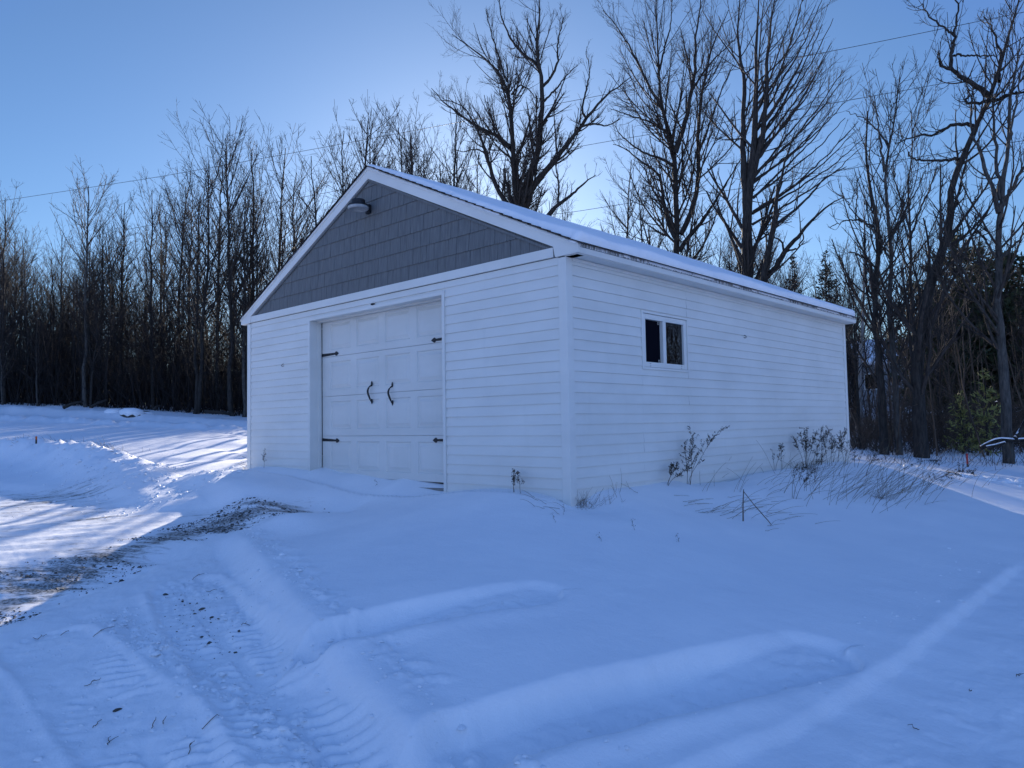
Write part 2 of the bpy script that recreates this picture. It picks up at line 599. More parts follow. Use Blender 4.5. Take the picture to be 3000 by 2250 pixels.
def ground_h(x, y):
    x, y = np.asarray(x, float), np.asarray(y, float)
    h = base_h(x, y)
    r = np.hypot(x - CAM[0], y - CAM[1])
    # soft drifts
    h = h + .06 * fbm(x * .22 + 5, y * .22, 3) * sst(14, 30, r) + .012 * fbm(x * .8, y * .8, 3)
    # wind texture of the undisturbed snow
    h = h + .006 * fbm(x * 3 + y * 1.2, y * 5 - x * 2, 3)
    # plowed strip on the left of the berm
    d, s, T = pl(x, y, L_BERM)
    d = -d                                             # + on the undisturbed side
    wob = d + .035 * fbm(x * 1.4, y * 1.4, 2) + .012 * fbm(x * 7, y * 7, 2)
    pm = soft_poly(x, y, P_PLOW, .25)
    near = np.exp(-(np.minimum(wob, 0) / 2.8) ** 2) * (np.abs(d) < 7)
    fade = sst(-.1, .9, s) * (1 - sst(0, .4, np.hypot(x - L_BERM[0][0], y - L_BERM[0][1]) * 0))
    step = (1 - sst(-.25, .015, wob)) * near * fade
    h = h - .115 * step
    h = h + fade * .032 * np.exp(-((wob - .02) / .11) ** 2) * (1 + .5 * fbm(x * 2.2, y * 2.2, 3))
    h = h + fade * .05 * np.exp(-((wob - .16) / .10) ** 2) * np.clip(fbm(x * 11, y * 11, 3) + .05, 0, 1)
    # plowed drive
    dm = soft_poly(x, y, P_DRIVE, .22)
    h = h - .07 * dm + dm * .022 * fbm((.79 * x + .62 * y) * 1.1, (.79 * y - .62 * x) * 5, 4) + dm * .007 * fbm(x * 12, y * 12, 3)
    # second ridge and tyre tracks
    d2, s2, T2 = pl(x, y, L_RID2)
    d2 = -d2
    wb2 = d2 + .03 * fbm(x * 2, y * 2, 3)
    f2 = sst(0, .5, s2)
    h = h + f2 * (.042 * (np.exp(-(np.minimum(wb2, 0) / .22) ** 2 - (np.maximum(wb2, 0) / .12) ** 2)) * (1 + .35 * fbm(x * 3, y * 3, 3)))
    h = h + f2 * .06 * np.exp(-((wb2 - .12) / .10) ** 2) * np.clip(fbm(x * 12, y * 12, 3) + .08, 0, 1)
    plowed = step * (np.abs(d) < 3.2)
    h = h + plowed * .016 * fbm(x * 9, y * 9, 4)
    h = lugs(x, y, L_TR1, .22, .026, .075, h)
    h = lugs(x, y, L_TR2, .24, .018, .075, h)
    # tractor grooves through the deep snow
    h = groove(x, y, L_GA, .16, .11, .03, h)
    h = groove(x, y, L_GB, .19, .14, .036, h)
    ga = (1 - sst(.10, .2, np.abs(pl(x, y, L_GB)[0]))) + (1 - sst(.08, .16, np.abs(pl(x, y, L_GA)[0])))
    h = h + ga * .02 * fbm(x * 10, y * 10, 3)
    # curved ridge on the right, driven on beyond it
    d3, s3, T3 = pl(x, y, L_RC)
    wb3 = d3 * RCS + .03 * fbm(x * 1.1, y * 1.1, 2) + .012 * fbm(x * 5, y * 5, 2)
    n3 = (np.abs(d3) < 6) * sst(0, .6, s3)
    h = h - .032 * sst(0, .08, wb3) * np.exp(-(np.maximum(wb3, 0) / 3.) ** 2) * n3
    h = h + n3 * .008 * np.exp(-(wb3 / .07) ** 2) * (1 + fbm(x * 3, y * 3, 2)) + n3 * .006 * np.sin(s3 / .055) * np.exp(-((wb3 - .08) / .1) ** 2)
    h = h + n3 * sst(.1, .4, wb3) * (.02 * fbm(x * 4, y * 4, 4) + .02 * np.clip(fbm(x * 13, y * 13, 2) - .12, 0, 1)) * (wb3 < 3)
    # plow bank on the left
    d4, s4, T4 = pl(x, y, L_BANK)
    rr = .46 * (1 - .85 * sst(T4 * .4, T4 * .95, s4)) * (1 - sst(T4 - .4, T4 + .1, s4) * .5)
    lump = 1 + .18 * fbm(x * 1.3, y * 1.3, 2) + .22 * fbm(x * 5, y * 5, 3)
    wq = np.where(d4 > 0, .62, .5)
    h = h + rr * np.exp(-(np.abs(d4) / wq) ** 2.4) * lump
    # drift in front of the door and round the front left corner
    d5, s5, T5 = pl(x, y, L_EDGE)
    h = h + .13 * np.exp(-(np.minimum(d5 + .05, 0) / .55) ** 2 - (np.maximum(d5 + .05, 0) / .28) ** 2) * (1 - sst(T5 - .9, T5, s5)) * (1 + .4 * fbm(x * 1.3, y * 1.3, 2)) * (1 - .9 * (s5 <= 0) * sst(.1, .9, np.hypot(x - L_EDGE[0][0], y - L_EDGE[0][1])))
    # wind scoop along the walls
    fw = np.where((x > -6.6) & (x < .1), np.exp(-(np.minimum(y, 0) / .22) ** 2), 0)
    h = h - .05 * fw * sst(-.15, .35, fbm(x * .9 + 2, y * .3, 2))
    sw = np.where((y > -.3) & (y < 7.5), np.exp(-(np.maximum(x, 0) / .3) ** 2), 0)
    h = h - .06 * sw * sst(-.1, .35, fbm(y * .8 + 9, x * .3, 2)) - .07 * np.exp(-((x - .25) ** 2 + (y + .05) ** 2) / .12)
    h = h - .02 * np.exp(-((x + 1.80) ** 2 / .05 + (y + .02) ** 2 / .05)) + .04 * np.exp(-((x + 3.4) ** 2 / 1.6 + (y + .02) ** 2 / .04))
    # weed mound on the right
    h = h + .03 * np.exp(-(((x - .7) / .6) ** 2 + ((y - 4.2) / 2.2) ** 2)) * (1 + 2 * fbm(x * 1.4, y * 1.4, 3))
    # far road and its banks
    d6 = pl(x, y, L_ROAD)[0]
    far = r > 18
    h = np.where(far, h - .22 * (1 - sst(2.2, 3.2, np.abs(d6))) + .16 * np.exp(-((np.abs(d6) - 3.4) / .5) ** 2) * (1 + 1.2 * fbm(x * 2.6, y * 2.6, 4)) * np.where(d6 < 0, .5, 1), h)
    # right hand lane
    d7 = pl(x, y, L_ROADR)[0]
    rt = x > 2.2
    h = np.where(rt, h - .12 * (1 - sst(.5, .9, np.abs(d7))) + .16 * np.exp(-((d7 + 1.25) / .35) ** 2) * (1 + fbm(x * 2.5, y * 2.5, 4)), h)
    return h


def ground_dirt(x, y):
    d = 1.14 * soft_poly(x, y, P_DIRTA, .60)
    d = np.maximum(d, .86 * soft_poly(x, y, P_DIRTB, .6))
    d = np.maximum(d, .72 * soft_poly(x, y, P_DRIVE, .3))
    d = np.maximum(d, .50 * soft_poly(x, y, P_DIRTC, .2))
    t1 = (1 - sst(.12, .3, np.abs(pl(x, y, L_TR1)[0])))
    d = np.maximum(d, .36 * t1)
    r6 = pl(x, y, L_ROAD)[0]
    d = np.maximum(d, .55 * (1 - sst(1.6, 2.6, np.abs(r6))) * (np.hypot(x - CAM[0], y - CAM[1]) > 18))
    d7 = np.abs(pl(x, y, L_ROADR)[0])
    return np.maximum(d, .62 * (1 - sst(.25, .6, d7)) * (x > 2.2))


_r = [.02]
while _r[-1] < 430:
    q = _r[-1]
    _r.append(q * (1 + (.3 if q < .6 else .02 if q < 1.6 else .0034 if q < 5 else .0048 if q < 6.5 else .0075 if q < 22 else .013 if q < 60 else .05)))
_r = np.array(_r)
_fa = math.atan2(CF[1], CF[0])
_th = np.concatenate([np.arange(-41, 41, .115), np.arange(41, 319, 3.)])
_th = np.radians(_th) + _fa
NR, NT = len(_r), len(_th)
gx = CAM[0] + _r[:, None] * np.cos(_th)[None]
gy = CAM[1] + _r[:, None] * np.sin(_th)[None]
gz = ground_h(gx.ravel(), gy.ravel()).reshape(gx.shape)
gd = ground_dirt(gx.ravel(), gy.ravel())
V = np.stack([gx, gy, gz], -1).reshape(-1, 3)
ii = np.arange(NR - 1)[:, None] * NT
jj = np.arange(NT)[None]
j2 = (jj + 1) % NT
Fq = np.stack([ii + jj, ii + NT + jj, ii + NT + j2, ii + j2], -1).reshape(-1, 4)
cidx = len(V)
ground = big('snowy_ground', np.vstack([V, [[CAM[0], CAM[1], float(gz[0].mean())]]]), Fq, SNOW)
at_ = ground.data.attributes.new('dirt', 'FLOAT', 'POINT')
at_.data.foreach_set('value', np.concatenate([gd, [0]]).astype(np.float32))
props(ground, 'snow covered ground with plowed gravel drive and tyre tracks', 'ground', kind='structure')


def G(x, y):
    return float(ground_h(np.array([x]), np.array([y]))[0])


def gp(px, py):
    p = hit(px, py, ground_h)
    return np.array([p[0], p[1], G(p[0], p[1])])




# ------------------------------------------------------------------ garage
E_ = 0.1016
XL, XM, XR, PW = -6.135, -4.457, -1.70, .076
YB = 7.366
APX, APZ = -3.0675, 3.835
EAVX, EAVZ = .187, 2.290
SLP = (APZ - EAVZ) / (EAVX - APX)
garage = props(empty('garage', (APX, 3.68, 0)), 'white clapboard garage with grey shingled gable and snowy roof', 'garage')
GLOC = Vector(garage.location)


def gpart(o, parent=None):
    """parts are modelled in world coordinates and hung on the garage"""
    o.parent = parent if parent is not None else garage
    if parent is None:
        o.location = o.location - GLOC
    return o


def siding(name, spans, axis, nrm, mat=SIDING):
    """spans: list of (a0, a1, z0, z1) panels of clapboard; axis 'x' lies on y = 0 facing -y, 'y' on x = 0 facing +x"""
    vs, fs = [], []
    rr = np.random.default_rng(3)
    for a0, a1, z0, z1 in spans:
        n = max(2, int((a1 - a0) / .35))
        A = np.linspace(a0, a1, n + 1)
        k0, k1 = math.floor(z0 / E_ + 1e-4), math.ceil(z1 / E_ - 1e-4)
        for k in range(k0, k1):
            zb, zt = max(z0, k * E_), min(z1, (k + 1) * E_)
            if zt - zb < .003:
                continue
            o_b = .0135 - .010 * (zb - k * E_) / E_
            o_t = .0135 - .010 * (zt - k * E_) / E_
            wav = rr.normal(0, .0009, n + 1)
            sag = rr.normal(0, .0006, n + 1)
            b = len(vs)
            for i in range(n + 1):
                for off, z in ((.0, zb + .001), (o_b + wav[i], zb + sag[i]), (o_b + wav[i], zb + .006 + sag[i]), (o_t + wav[i] * .3, zt)):
                    vs.append((A[i], -off, z) if axis == 'x' else (off, A[i], z))
            for i in range(n):
                for q in range(3):
                    c = b + i * 4 + q
                    f = (c, c + 4, c + 5, c + 1)
                    fs.append(f if axis == 'x' else f)
    mb = MB()
    mb.add(vs, fs)
    return gpart(mb.build(name, mat, fix=False))


TOPZ = 2.205
siding('siding_wall', [(XL + .08, XM, -.2, TOPZ), (XR, -PW, -.2, TOPZ), (XM, XR, 2.102, TOPZ)], 'x', -1)
WY0, WY1, WZ0, WZ1 = 1.248, 2.208, 1.186, 1.816
siding('siding_wall', [(PW, WY0, -.2, 2.2), (WY1, YB - PW, -.2, 2.2), (WY0, WY1, -.2, WZ0), (WY0, WY1, WZ1, 2.2)], 'y', 1)
# core of the walls: butts behind the siding, open at the door and the window
mb = MB()
mb.box(XL + .02, XM + .03, .004, .16, -.3, 2.2)
mb.box(XR - .03, -.02, .004, .16, -.3, 2.2)
mb.box(XM + .03, XR - .03, .004, .16, 2.105, 2.2)
mb.box(-.16, -.004, .16, WY0 + .02, -.3, 2.2)
mb.box(-.16, -.004, WY1 - .02, YB - .02, -.3, 2.2)
mb.box(-.16, -.004, WY0 + .02, WY1 - .02, -.3, WZ0 + .02)
mb.box(-.16, -.004, WY0 + .02, WY1 - .02, WZ1 - .02, 2.2)
mb.box(XL + .004, XL + .16, .16, YB - .02, -.3, 2.2)
mb.box(XL + .16, -.16, YB - .17, YB - .004, -.3, 2.2)
gpart(mb.build('wall_frame', DARKIN))
o = siding('siding_wall', [(.08, YB - .08, -.2, 2.2)], 'y', 1)
for v in o.data.vertices:
    v.co.x = XL - v.co.x
o = siding('siding_wall', [(XL + .08, -PW, -.2, 2.3)], 'x', -1)
for v in o.data.vertices:
    v.co.y = YB - v.co.y
# corner posts
for cx, cy, sx, sy in ((0, 0, -1, 1), (XL, 0, 1, 1), (0, YB, -1, -1), (XL, YB, 1, -1)):
    ex, ey = -.020 * sx, -.020 * sy
    mb = MB()
    mb.prism([(cx + ex, cy + ey), (cx + sx * .078, cy + ey), (cx + sx * .078, cy + sy * .004), (cx + sx * .004, cy + sy * .004), (cx + sx * .004, cy + sy * .078), (cx + ex, cy + sy * .078)], 'z', -.25, 2.196)
    gpart(mb.build('corner_post', TRIM, bevel=.004))
# band under the gable
mb = MB().box(XL + .105, -.128, -.030, -.004, 2.212, 2.306)
gpart(mb.build('frieze_board', TRIM, bevel=.003))
# gable shakes
mb = MB()
rs = random.Random(5)
RH = .1847
GZ0 = 2.297
zt_ = APZ - .15


def gx_at(z):
    return max(0, (zt_ + .02 - z) / SLP)


k = 0
while True:
    z0, z1 = GZ0 + k * RH, GZ0 + (k + 1) * RH
    if z0 > zt_:
        break
    hw0 = gx_at(z0) + .03
    x = APX - hw0 - rs.uniform(0, .1)
    while x < APX + hw0:
        wd = rs.choice([.11, .13, .15, .17, .19, .21, .25]) * .92
        xa, xb = max(x, APX - hw0), min(x + wd - .004, APX + hw0)
        if xb - xa > .01:
            zl = rs.uniform(-.001, .001)
            d = rs.uniform(0, .0016)
            vs = [(xa, -.004, z0 + zl), (xb, -.004, z0 + zl), (xa, -.016 - d, z0 + zl), (xb, -.016 - d, z0 + zl),
                  (xa, -.005 - d, z1 + .01), (xb, -.005 - d, z1 + .01), (xa, -.001, z1 + .01), (xb, -.001, z1 + .01)]
            # clip to the roof line
            vs = [(vx, vy, min(vz, APZ - .10 - abs(vx - APX) * SLP)) for vx, vy, vz in vs]
            mb.add(vs, [(0, 1, 3, 2), (2, 3, 5, 4), (0, 2, 4, 6), (1, 7, 5, 3)])
        x += wd
    k += 1
gpart(mb.build('gable_shingles', SHAKE, fix=False))
mb = MB()
gw = (APZ - .11 - 2.2) / SLP
mb.prism([(APX - gw, 2.2), (APX + gw, 2.2), (APX, APZ - .11)], 'y', .0, .1)
gpart(mb.build('gable_backing', SHAKE))
# rake boards: a wide board with a raised drip strip on top
NZ = math.sqrt(1 + SLP * SLP)


def rk(x, dz):
    return (x, APZ - abs(x - APX) * SLP - dz)


RB, RS = .148, .036
for s_ in (-1, 1):
    xe = APX + s_ * (EAVX - APX)
    mb = MB()
    mb.prism([rk(APX, RS), rk(xe, RS), (xe, 2.206), (xe - s_ * .285, 2.206), (xe - s_ * .307, 2.31), rk(APX + s_ * .0001, RB)], 'y', -.036, -.010)
    mb.prism([rk(APX, 0), rk(xe, 0), rk(xe, RS), rk(APX, RS)], 'y', -.044, -.006)
    gpart(mb.build('rake_board', TRIM, bevel=.002))
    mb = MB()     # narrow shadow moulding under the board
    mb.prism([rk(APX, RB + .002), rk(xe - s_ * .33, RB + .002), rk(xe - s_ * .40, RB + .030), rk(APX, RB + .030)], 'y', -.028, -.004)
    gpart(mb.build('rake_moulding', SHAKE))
    # fascia, drip edge and soffit along the eave
    f0, f1 = (xe - .018, xe - .002) if s_ > 0 else (xe + .002, xe + .018)
    mb = MB().box(f0, f1, -.010, YB + .05, 2.206, EAVZ - .030)
    gpart(mb.build('fascia_board', TRIM))
    mb = MB().box(f0, f1 + (.006 if s_ > 0 else 0), -.012, YB + .055, EAVZ - .027, EAVZ + .004)
    if s_ < 0:
        mb = MB().box(f0 - .006, f1, -.012, YB + .055, EAVZ - .027, EAVZ + .004)
    gpart(mb.build('drip_edge', DRIP))
    a0, a1 = (-.001, xe - .02) if s_ > 0 else (xe + .02, XL + .001)
    mb = MB().box(a0, a1, -.008, YB + .045, 2.200, 2.212)
    gpart(mb.build('soffit', TRIM))
# right wall: J-channel strip under the soffit
mb = MB().box(.003, .026, PW, YB - PW, 2.168, 2.198)
gpart(mb.build('soffit_moulding', TRIM, bevel=.002))


# roof: shingle courses, with the snow lying on them
def roof_pt(s_, t, y, h):
    """t metres down the slope from the ridge, h metres above the deck"""
    nx, nz = SLP / NZ, 1 / NZ
    return (APX + s_ * (t / NZ + h * nx), y, APZ - t * SLP / NZ + h * nz)


LS = (EAVX - APX) * NZ
roof = empty('roof', GLOC)
gpart(roof)
roof.location = (0, 0, 0)
for s_ in (1, -1):
    mb = MB()
    nC = 26
    st = (LS + .02) / nC
    rs = random.Random(9)
    for k in range(nC):
        t0, t1 = k * st, (k + 1) * st + .012
        y0 = -.058 - rs.uniform(0, .006)
        y1 = YB + .07
        vs = [roof_pt(s_, t0, y0, .004), roof_pt(s_, t0, y1, .004), roof_pt(s_, t1, y0, .012), roof_pt(s_, t1, y1, .012), roof_pt(s_, t1, y0, .0225), roof_pt(s_, t1, y1, .0225), roof_pt(s_, t0, y0, .014), roof_pt(s_, t0, y1, .014)]
        mb.add(vs, [(0, 1, 3, 2), (2, 3, 5, 4), (4, 5, 7, 6), (0, 2, 4, 6), (1, 7, 5, 3)])
    o = mb.build('shingle_slope', SHINGLE, fix=False)
    o.parent = roof
    o.location = -GLOC
    # snow blanket
    nt, ny = 190, 330
    tt, yy = np.meshgrid(np.linspace(-.0, LS + .012, nt), np.linspace(-.05, YB + .05, ny), indexing='ij')
    fr = np.random.default_rng(4)
    edge_y = .012 + .05 * np.clip(fbm(tt * 2.2, tt * 0 + 3, 3) + .25, 0, 1) + .02 * np.clip(fbm(tt * 9, tt * 0, 2), 0, 1)
    edge_t = .012 + .03 * np.clip(fbm(yy * 3.1, yy * 0 + 8, 4) + .2, 0, 1)
    dy0, dy1, dt = yy + .05 - edge_y, YB + .05 - yy - .02, LS + .012 - tt - edge_t
    dd = np.minimum(np.minimum(dy0, dy1), dt)
    thick = (.066 if s_ > 0 else .045) * (1 + .38 * fbm(tt * .9, yy * .9, 3)) + .004 * fbm(tt * 7, yy * 7, 2)
    thick = thick * (.55 + .45 * sst(.0, .5, tt)) * (1 + .35 * sst(LS - .9, LS, tt))
    hh = thick * np.sqrt(1 - (1 - np.clip(dd / .07, 0, 1)) ** 2)
    hh = np.where(dd <= 0, -.012, hh + .016)
    X = APX + s_ * (tt / NZ + hh * SLP / NZ)
    Z = APZ - tt * SLP / NZ + hh / NZ
    Vv = np.stack([X - GLOC.x, yy - GLOC.y, Z], -1).reshape(-1, 3)
    i_ = np.arange(nt - 1)[:, None] * ny
    j_ = np.arange(ny - 1)[None]
    Ff = np.stack([i_ + j_, i_ + ny + j_, i_ + ny + j_ + 1, i_ + j_ + 1], -1).reshape(-1, 4)
    if s_ > 0:
        Ff = Ff[:, ::-1] if False else Ff
    else:
        Ff = Ff[:, ::-1]
    big('snow_layer', Vv, Ff, ROOFSNOW, roof)
# casing of the door opening
mb = MB()
mb.prism([(XM - .0, -.25), (XM + .038, -.25), (XM + .038, 2.066), (XR - .036, 2.066), (XR - .036, -.25), (XR, -.25), (XR, 2.104), (XM, 2.104)], 'y', -.026, -.002)
mb.box(XM + .034, XM + .040, -.0255, .164, -.25, 2.064)
mb.box(XR - .041, XR - .033, -.0255, .164, -.25, 2.064)
mb.box(XM + .0395, XR - .0405, -.025, .1635, 2.062, 2.088)
mb.box(XM + .038, XM + .050, .10, .152, -.25, 2.063)
mb.box(XM + .051, XR - .042, .10, .152, 2.046, 2.063)
gpart(mb.build('door_frame', TRIM, bevel=.002))
# the door itself: four sections of four raised panels
YD = .165
DX0, DX1 = XM + .052, XR - .038
door = MB()
rects = []
pc = [-4.222 + .6065 * i for i in range(4)]
secs = [(-.02, .511), (.511, 1.042), (1.042, 1.573), (1.573, 2.09)]
for z0, z1 in secs:
    za, zb = z0 + .088, z0 + .458
    z1s = z1 - .006
    xs = [DX0]
    for p_ in pc:
        xs += [p_, min(p_ + .482, DX1 - .02)]
    xs.append(DX1)
    zs = [z0, za, zb, z1s]
    for i in range(len(xs) - 1):
        for j in range(3):
            x0, x1, q0, q1 = xs[i], xs[i + 1], zs[j], zs[j + 1]
            if i % 2 == 1 and j == 1:
                loops = []
                for ins, dy in ((0, 0), (.012, .014), (.026, .014), (.062, .002)):
                    loops.append([(x0 + ins, YD + dy, q0 + ins), (x1 - ins, YD + dy, q0 + ins), (x1 - ins, YD + dy, q1 - ins), (x0 + ins, YD + dy, q1 - ins)])
                vs = sum(loops, [])
                fs = [(4 * l + c, 4 * l + (c + 1) % 4, 4 * l + 4 + (c + 1) % 4, 4 * l + 4 + c) for l in range(3) for c in range(4)]
                fs.append((12, 13, 14, 15))
                door.add(vs, fs)
            else:
                door.add([(x0, YD, q0), (x1, YD, q0), (x1, YD, q1), (x0, YD, q1)], [(0, 1, 2, 3)])
    door.add([(DX0, YD, z1s), (DX1, YD, z1s), (DX1, YD + .012, z1), (DX0, YD + .012, z1), (DX1, YD, z1), (DX0, YD, z1)], [(0, 1, 2, 3), (3, 2, 4, 5)])
garage_door = gpart(door.build('garage_door', DOORM, fix=False))
mb = MB().box(XM + .031, XR - .036, YD + .02, YD + .06, -.25, 2.075)
seal = mb.build('weather_seal', BLACK)
seal.parent = garage_door


# strap hinges and handles
def hinge(xb, xt, z, tilt):
    s_ = 1 if xt > xb else -1
    L = abs(xt - xb)
    pr = [(0, -.021), (L * .80, -.013), (L * .82, -.024), (L * .855, -.030), (L * .90, -.024), (L, 0), (L * .90, .024), (L * .855, .030), (L * .82, .024), (L * .80, .013), (0, .021)]
    mb = MB().prism([(xb + s_ * p, z + q_ + tilt * p) for p, q_ in pr], 'y', YD - .0085, YD - .001)
    for f in (.12, .45, .855):
        c = (xb + s_ * L * f, YD - .0085, z + tilt * L * f)
        mb.tube([c, (c[0], YD - .0125, c[2])], [.008, .005], 8)
    o = mb.build('hinge', BLACK, bevel=.0012)
    o.parent = garage_door


hinge(DX0 - .004, -4.008, 1.602, .01)
hinge(DX0 - .004, -3.998, .459, -.03)
hinge(DX1 + .002, -2.135, 1.608, -.01)
hinge(DX1 + .002, -2.127, .459, -.01)
for hx, z0, z1 in ((-3.286, .905, 1.198), (-2.868, .874, 1.165)):
    mb = MB()
    H = z1 - z0
    for zc, sg in ((z1, -1), (z0, 1)):
        mb.prism([(hx, zc), (hx + .012, zc + sg * .02), (hx + .017, zc + sg * .042), (hx + .010, zc + sg * .062), (hx, zc + sg * .068), (hx - .010, zc + sg * .062), (hx - .017, zc + sg * .042), (hx - .012, zc + sg * .02)], 'y', YD - .006, YD - .001)
    pts = []
    for i in range(15):
        t = i / 14
        zz = z1 - .055 - t * (H - .085)
        out = .048 * math.sin(math.pi * min(1, t * 1.0)) ** .55
        side = -.020 * math.sin(2 * math.pi * t * .9) - .006
        pts.append((hx + side * .8, YD - .006 - out, zz))
    mb.tube(pts, [.0085 + .004 * math.sin(math.pi * i / 14) for i in range(15)], 8)
    o = mb.build('handle', BLACK, smooth=False)
    o.parent = garage_door
# sliding window
window = gpart(MB().box(-.14, -.135, WY0, WY1, WZ0, WZ1).build('window', DARKIN))


def wpart(mb, name, mat, bevel=.002):
    o = mb.build(name, mat, bevel=bevel)
    o.parent = window
    return o


mb = MB()      # J-channel
for y0, y1, z0, z1 in ((WY0, WY0 + .034, WZ0, WZ1), (WY1 - .018, WY1, WZ0, WZ1), (WY0 + .034, WY1 - .018, WZ0, WZ0 + .024), (WY0 + .034, WY1 - .018, WZ1 - .024, WZ1)):
    mb.box(-.01, .021, y0, y1, z0, z1)
wpart(mb, 'outer_trim', TRIM)
fy0, fy1, fz0, fz1 = WY0 + .036, WY1 - .020, WZ0 + .027, WZ1 - .028
mb = MB()
for y0, y1, z0, z1 in ((fy0, fy0 + .048, fz0, fz1), (fy1 - .062, fy1, fz0, fz1), (fy0 + .048, fy1 - .062, fz0, fz0 + .055), (fy0 + .048, fy1 - .062, fz1 - .055, fz1), (1.682, 1.746, fz0 + .055, fz1 - .055)):
    mb.box(-.05, .010, y0, y1, z0, z1)
wpart(mb, 'window_frame', TRIM)
for yy_ in (1.40, 2.05):
    for zz in (fz0 + .010, fz0 + .034):
        wpart(MB().box(.0101, .0115, yy_, yy_ + .022, zz, zz + .0045), 'weep_hole', BLACK, 0)
mb = MB().box(-.036, -.032, fy0 + .04, 1.69, fz0 + .05, fz1 - .05)
wpart(mb, 'screen', SCREEN, 0)
for zz in (fz0 + .062, fz1 - .09):
    mb = MB()
    mb.box(-.031, -.028, 1.640, 1.643, zz, zz + .03)
    mb.box(-.031, -.028, 1.662, 1.665, zz, zz + .03)
    mb.box(-.031, -.028, 1.6431, 1.6619, zz, zz + .003)
    mb.box(-.031, -.028, 1.6431, 1.6619, zz + .027, zz + .03)
    wpart(mb, 'screen_tab', TRIM, 0)
mb = MB().box(-.022, -.016, 1.74, fy1 - .055, fz0 + .05, fz1 - .05)
wpart(mb, 'pane', GLASS, 0)
# small cup hooks on the walls and a sensor above the door
for c, dr in (((-5.112, -.012, 1.512), (0, -1)), ((.012, 3.654, 1.712), (1, 0)), ((.012, 2.10 + .05, .52 + .03), (1, 0))):
    p = []
    for i in range(9):
        t = i / 8
        ang = t * math.pi * 1.35
        p.append((c[0] + dr[0] * (.030 * math.sin(ang * .8)) + dr[1] * .012 * t, c[1] + dr[1] * (.030 * math.sin(ang * .8)) + dr[0] * .012 * t, c[2] + .018 * math.cos(ang)))
    gpart(MB().tube(p, .0042, 6).build('hook', BLACK))
gpart(MB().prism([(-3.02, 2.106), (-2.965, 2.112), (-2.97, 2.122), (-3.0, 2.124)], 'y', -.045, -.012).build('door_sensor', BLACK))
# slab
gpart(MB().box(XL - .03, -.045 + .05, -.02, YB + .02, -.6, -.2).build('foundation', CONCRETE))
gpart(MB().box(XM + .04, XR - .04, .02, .165, -.32, -.075).build('threshold', CONCRETE))

# yard lamp on the gable
lamp = props(empty('yard_light', (-3.06, -.02, 3.30)), 'round black yard light with pale lens on grey gable', 'lamp')


def lpart(mb, name, mat, parent=None, smooth=False):
    o = mb.build(name, mat, smooth=smooth)
    o.parent = parent or lamp
    return o


LY = -.165
lpart(MB().lathe([(.001, .095), (.075, .094), (.083, .088), (.086, .045), (.098, .030), (.128, .024), (.130, .012), (.001, .011)], (0, LY, -.005), 40), 'housing', BLACK)
lpart(MB().lathe([(.001, .010), (.124, .010), (.127, -.004), (.122, -.024), (.104, -.030), (.100, -.024), (.03, -.022), (.001, -.022)], (0, LY, -.005), 40), 'lens', LENS, smooth=True)
mb = MB()
mb.box(-.035, .035, -.036, -.002, -.055, .055)
mb.tube([(0, -.03, .0), (0, -.075, .012), (0, -.12, .02)], [.028, .026, .03], 10)
lpart(mb, 'bracket', BLACK)


# ------------------------------------------------------------------ trees: branches grown level by level as numpy arrays
def nrm(v):
    return v / (np.linalg.norm(v, axis=-1, keepdims=True) + 1e-9)


def resample(pts, n):
    pts = np.asarray(pts, float)
    seg = np.linalg.norm(np.diff(pts, axis=0), axis=1)
    s = np.concatenate([[0], np.cumsum(seg)])
    t = np.linspace(0, s[-1], n)
    # smooth (Catmull-Rom like) via dense linear then averaging
    P = np.stack([np.interp(t, s, pts[:, k]) for k in range(3)], 1)
    Q = P.copy()
    Q[1:-1] = .25 * P[:-2] + .5 * P[1:-1] + .25 * P[2:]
    return Q


def sprout(rg, P, R, dens, t0, t1, lf, ang, n, up, wig, rf, rmin, lmin=.1, lmax=9., tipbias=.55, side=None):
    """children of every branch in P (B, m, 3) with radii R (B, m); returns the same for the children"""
    B, m_, _ = P.shape
    seg = np.linalg.norm(np.diff(P, axis=1), axis=2)
    L = seg.sum(1)
    cnt = np.maximum(1, rg.poisson(np.maximum(.2, dens * L)))
    idx = np.repeat(np.arange(B), cnt)
    N = len(idx)
    t = t0 + (t1 - t0) * rg.random(N) ** .8
    f = t * (m_ - 1)
    i0 = np.minimum(f.astype(int), m_ - 2)
    fr = (f - i0)[:, None]
    p = P[idx, i0] * (1 - fr) + P[idx, i0 + 1] * fr
    T = nrm(P[idx, i0 + 1] - P[idx, i0])
    r0 = (R[idx, i0] * (1 - fr[:, 0]) + R[idx, i0 + 1] * fr[:, 0])
    rnd = rg.normal(size=(N, 3))
    if side is not None:
        rnd = rnd + np.asarray(side)
    perp = nrm(rnd - (rnd * T).sum(1, keepdims=True) * T)
    an = np.radians(rg.normal(ang[0], ang[1], N))[:, None]
    d = nrm(np.cos(an) * T + np.sin(an) * perp)
    ln = np.clip(L[idx] * lf * (1 - tipbias * t) * rg.uniform(.5, 1.25, N), lmin, lmax)
    st = (ln / (n - 1))[:, None]
    out = np.zeros((N, n, 3))
    out[:, 0] = p
    upv = np.array([0, 0, 1.])
    for k in range(1, n):
        d = nrm(d + up * upv + wig * rg.normal(size=(N, 3)))
        out[:, k] = out[:, k - 1] + d * st
    ra = np.maximum(rmin, np.minimum(r0 * rf, ln * .02 + rmin))
    rad = ra[:, None] * np.linspace(1, .35, n)[None]
    return out, np.maximum(rad, rmin * .6)


